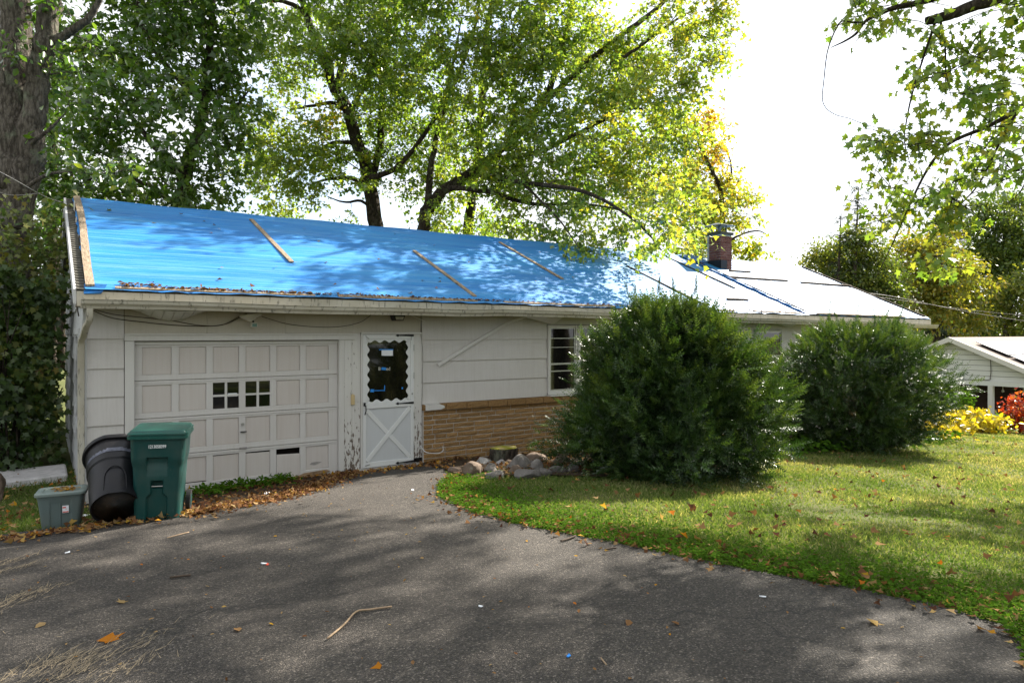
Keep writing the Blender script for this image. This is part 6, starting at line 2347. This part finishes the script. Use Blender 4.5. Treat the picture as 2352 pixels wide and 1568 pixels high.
y = 1.5
while y < 4.2:
    q = MB()
    q.box(34.64, 34.68, y - .02, y + .02, -2.309, -1.571)
    q.build('baluster', M['trim'], rail)
    y += .16
x = 34.95
while x < 41:
    q = MB()
    q.box(x - .02, x + .02, 1.32, 1.36, -2.45, -1.571)
    q.build('baluster', M['trim'], rail)
    x += .17
for i in range(3):                                       # solar panels
    for j in range(2):
        u0, u1 = 35.3 + i * 1.75, 35.3 + i * 1.75 + 1.68
        v1_, v0_ = 4.5 - .75 - j * 1.35, 4.5 - .75 - j * 1.35 - 1.28
        q = MB()
        q.hexa([(u0, v0_, nz_(v0_) + .12), (u1, v0_, nz_(v0_) + .12), (u1, v1_, nz_(v1_) + .12), (u0, v1_, nz_(v1_) + .12), (u0, v0_, nz_(v0_) + .16), (u1, v0_, nz_(v0_) + .16), (u1, v1_, nz_(v1_) + .16), (u0, v1_, nz_(v1_) + .16)])
        q.build('solar_panel', plain('solar_glass', (.03, .035, .05), .32, .1, 4, .02, .6) if i + j == 0 else bpy.data.materials['solar_glass'], nh)
q = MB()
q.box(34.60, 34.665, 5.0, 5.5, .75, 1.15)
vent = q.build('gable_vent', M['trim'], nh)
for i in range(5):
    q = MB()
    q.box(34.585, 34.6, 5.03, 5.47, .79 + i * .07, .82 + i * .07)
    q.build('louvre', M['concrete'], vent)
q = MB()
rings = []
for r_, dd in ((.30, .0), (.29, .02), (.2, .07), (.02, .10)):
    rings.append([(34.5 - .12 + dd, 5.6 + r_ * math.cos(a), 1.42 + r_ * .9 * math.sin(a)) for a in [2 * math.pi * k / 20 for k in range(20)]])
q.loft(rings)
q.tube([(34.5, 5.6, 1.42), (34.66, 5.6, 1.3)], .03, 6)
q.build('satellite_dish', M['metal'], nh, True)
wire('cable', 'dark cable dropping down the gable of the neighbour house to its porch beam', [(34.60, 3.6, 1.25), (34.62, 3.2, 1.22), (34.62, 2.95, 1.1), (34.62, 2.9, .6), (34.62, 2.92, .2), (34.62, 3.1, .02), (34.62, 4.6, .0)], .016, 'cable')
for k, (y0, col, lb) in enumerate(((3.3, (.25, .19, .13), 'wooden porch chair nearer the corner post of the neighbour house'), (2.4, (.27, .21, .15), 'wooden porch chair further right on the neighbour porch'))):
    t = empty('porch_chair', lb, 'chair', (35.8, y0, -2.45), 'chairs on the neighbour porch')
    wood = plain('chair_wood', col, .7, .2)
    q = MB().box(35.6, 36.1, y0 - .3, y0 + .3, -2.03, -1.98)
    q.build('seat', wood, t)
    q = MB().hexa([(35.6, y0 - .3, -1.97), (35.64, y0 - .3, -1.97), (35.64, y0 + .3, -1.97), (35.6, y0 + .3, -1.97), (35.5, y0 - .3, -1.35), (35.54, y0 - .3, -1.35), (35.54, y0 + .3, -1.35), (35.5, y0 + .3, -1.35)])
    q.build('backrest', wood, t)
    for a, b in ((35.62, -.27), (35.62, .27), (36.07, -.27), (36.07, .27)):
        MB().box(a - .025, a + .025, y0 + b - .025, y0 + b + .025, -2.45, -2.031).build('leg', wood, t)
t = empty('porch_table', 'low table with boxes on the neighbour porch', 'table', (36.9, 2.3, -2.45))
MB().box(36.6, 37.2, 1.7, 3.2, -1.72, -1.67).build('top', M['trim'], t)
for a, b in ((36.65, 1.75), (36.65, 3.15), (37.15, 1.75), (37.15, 3.15)):
    MB().box(a - .03, a + .03, b - .03, b + .03, -2.45, -1.721).build('leg', M['trim'], t)
for lb, y0, h, col in (('blue box on the neighbour porch table', 2.95, .30, (.05, .25, .5)), ('red and white box on the neighbour porch table', 2.45, .28, (.5, .08, .06)), ('pale patterned box on the neighbour porch table', 2.1, .34, (.5, .45, .5))):
    q = MB()
    q.box(36.7, 36.95, y0 - .11, y0 + .11, -1.669, -1.669 + h)
    q.box(36.69, 36.96, y0 - .12, y0 + .12, -1.669 + h, -1.65 + h)
    tag(q.build('box', plain('box_print', col, .6)), lb, 'box')
for lb, y0 in (('small white round bulb under the neighbour porch roof, left one', 3.0), ('small white round bulb under the neighbour porch roof, right one', 2.2)):
    q = MB()
    q.loft([[(36.2 + r_ * math.cos(a), y0 + r_ * math.sin(a), -.55 + z_) for a in [2 * math.pi * k / 10 for k in range(10)]] for r_, z_ in ((.01, -.06), (.05, -.03), (.06, 0), (.05, .04), (.02, .08), (.012, .3), (.012, .8))])
    tag(q.build('bulb', M['plastic_white'], smooth=True), lb, 'light')

# ================================================================== WIRES
wire('utility_wire', 'power line running from the right rake of the roof out past the neighbour trees', [(21.15, 1.7, 3.45), tuple(P(2050, 681, 23.5)), tuple(P(2200, 712, 25)), tuple(P(2352, 737, 27)), tuple(P(2600, 770, 31))], .013, 'cable', 'wire')
wire('utility_wire', 'second thinner line below the power line at the right', [(21.15, 1.2, 3.2), tuple(P(2030, 684, 24)), tuple(P(2180, 706, 25.5)), tuple(P(2352, 724, 28)), tuple(P(2600, 740, 32))], .008, 'cable', 'wire')
wire('utility_wire', 'wire slanting from the left gable peak up past the twin-trunked tree', [(-.12, RV, 4.32), tuple(P(100, 450, 10.8)), tuple(P(0, 395, 9.8)), tuple(P(-200, 300, 8.5))], .007, 'concrete', 'wire')
wire('utility_wire', 'thin level wire crossing in front of the twin-trunked tree', [tuple(P(-60, 362, 10.9)), tuple(P(0, 442, 10.7)), tuple(P(92, 444, 10.9))], .004, 'concrete', 'wire')

# ================================================================== PARKED CAR (seen mirrored in the door glass)
t = empty('parked_car', 'silver hatchback parked by the road, seen only as a reflection in the door glass', 'car', (10.0, -13.6, g(10.0, -13.6)))
CM = xf((10.0, -13.6, g(10.0, -13.6)), R(70))
sil = [(-2.1, .35), (-2.15, .62), (-2.0, .80), (-1.2, .95), (-.55, 1.40), (.2, 1.50), (1.1, 1.45), (1.75, 1.05), (2.05, .95), (2.12, .55), (2.0, .32)]
q = MB()
q.loft([[(x, -.86 + .10 * max(0, z - .95) * 2, z) for x, z in sil], [(x, -.55, z + .02) for x, z in sil], [(x, .55, z + .02) for x, z in sil], [(x, .86 - .10 * max(0, z - .95) * 2, z) for x, z in sil]])
mt = NT('silver_car_paint')
apply(q, CM).build('body', mt.fin((.50, .51, .52), .22, None, .6, .5), t, True)
for s in (-1, 1):
    q = MB().prism([(-.95, s * .84, 1.0), (-.5, s * .80, 1.34), (.2, s * .79, 1.42), (1.0, s * .80, 1.37), (1.45, s * .84, 1.02)], (0, s * .02, 0))
    apply(q, CM).build('side_window', M['glass'], t)
    for x in (-1.3, 1.3):
        q = MB().tube([(x, s * .70, .33), (x, s * .89, .33)], .33, 24)
        wh = apply(q, CM).build('wheel', M['rubber'], t)
        q = MB().tube([(x, s * .885, .33), (x, s * .90, .33)], .21, 18)
        apply(q, CM).build('rim', M['metal'], wh)
    q = MB().box(-2.13, -1.85, s * .62 - .16, s * .62 + .16, .66, .78)
    apply(q, CM).build('headlight', M['paper'], t)
q = MB().hexa([(-1.22, -.66, .97), (-.56, -.6, 1.41), (-.56, .6, 1.41), (-1.22, .66, .97), (-1.25, -.66, .98), (-.59, -.6, 1.42), (-.59, .6, 1.42), (-1.25, .66, .98)])
apply(q, CM).build('windscreen', M['glass'], t)
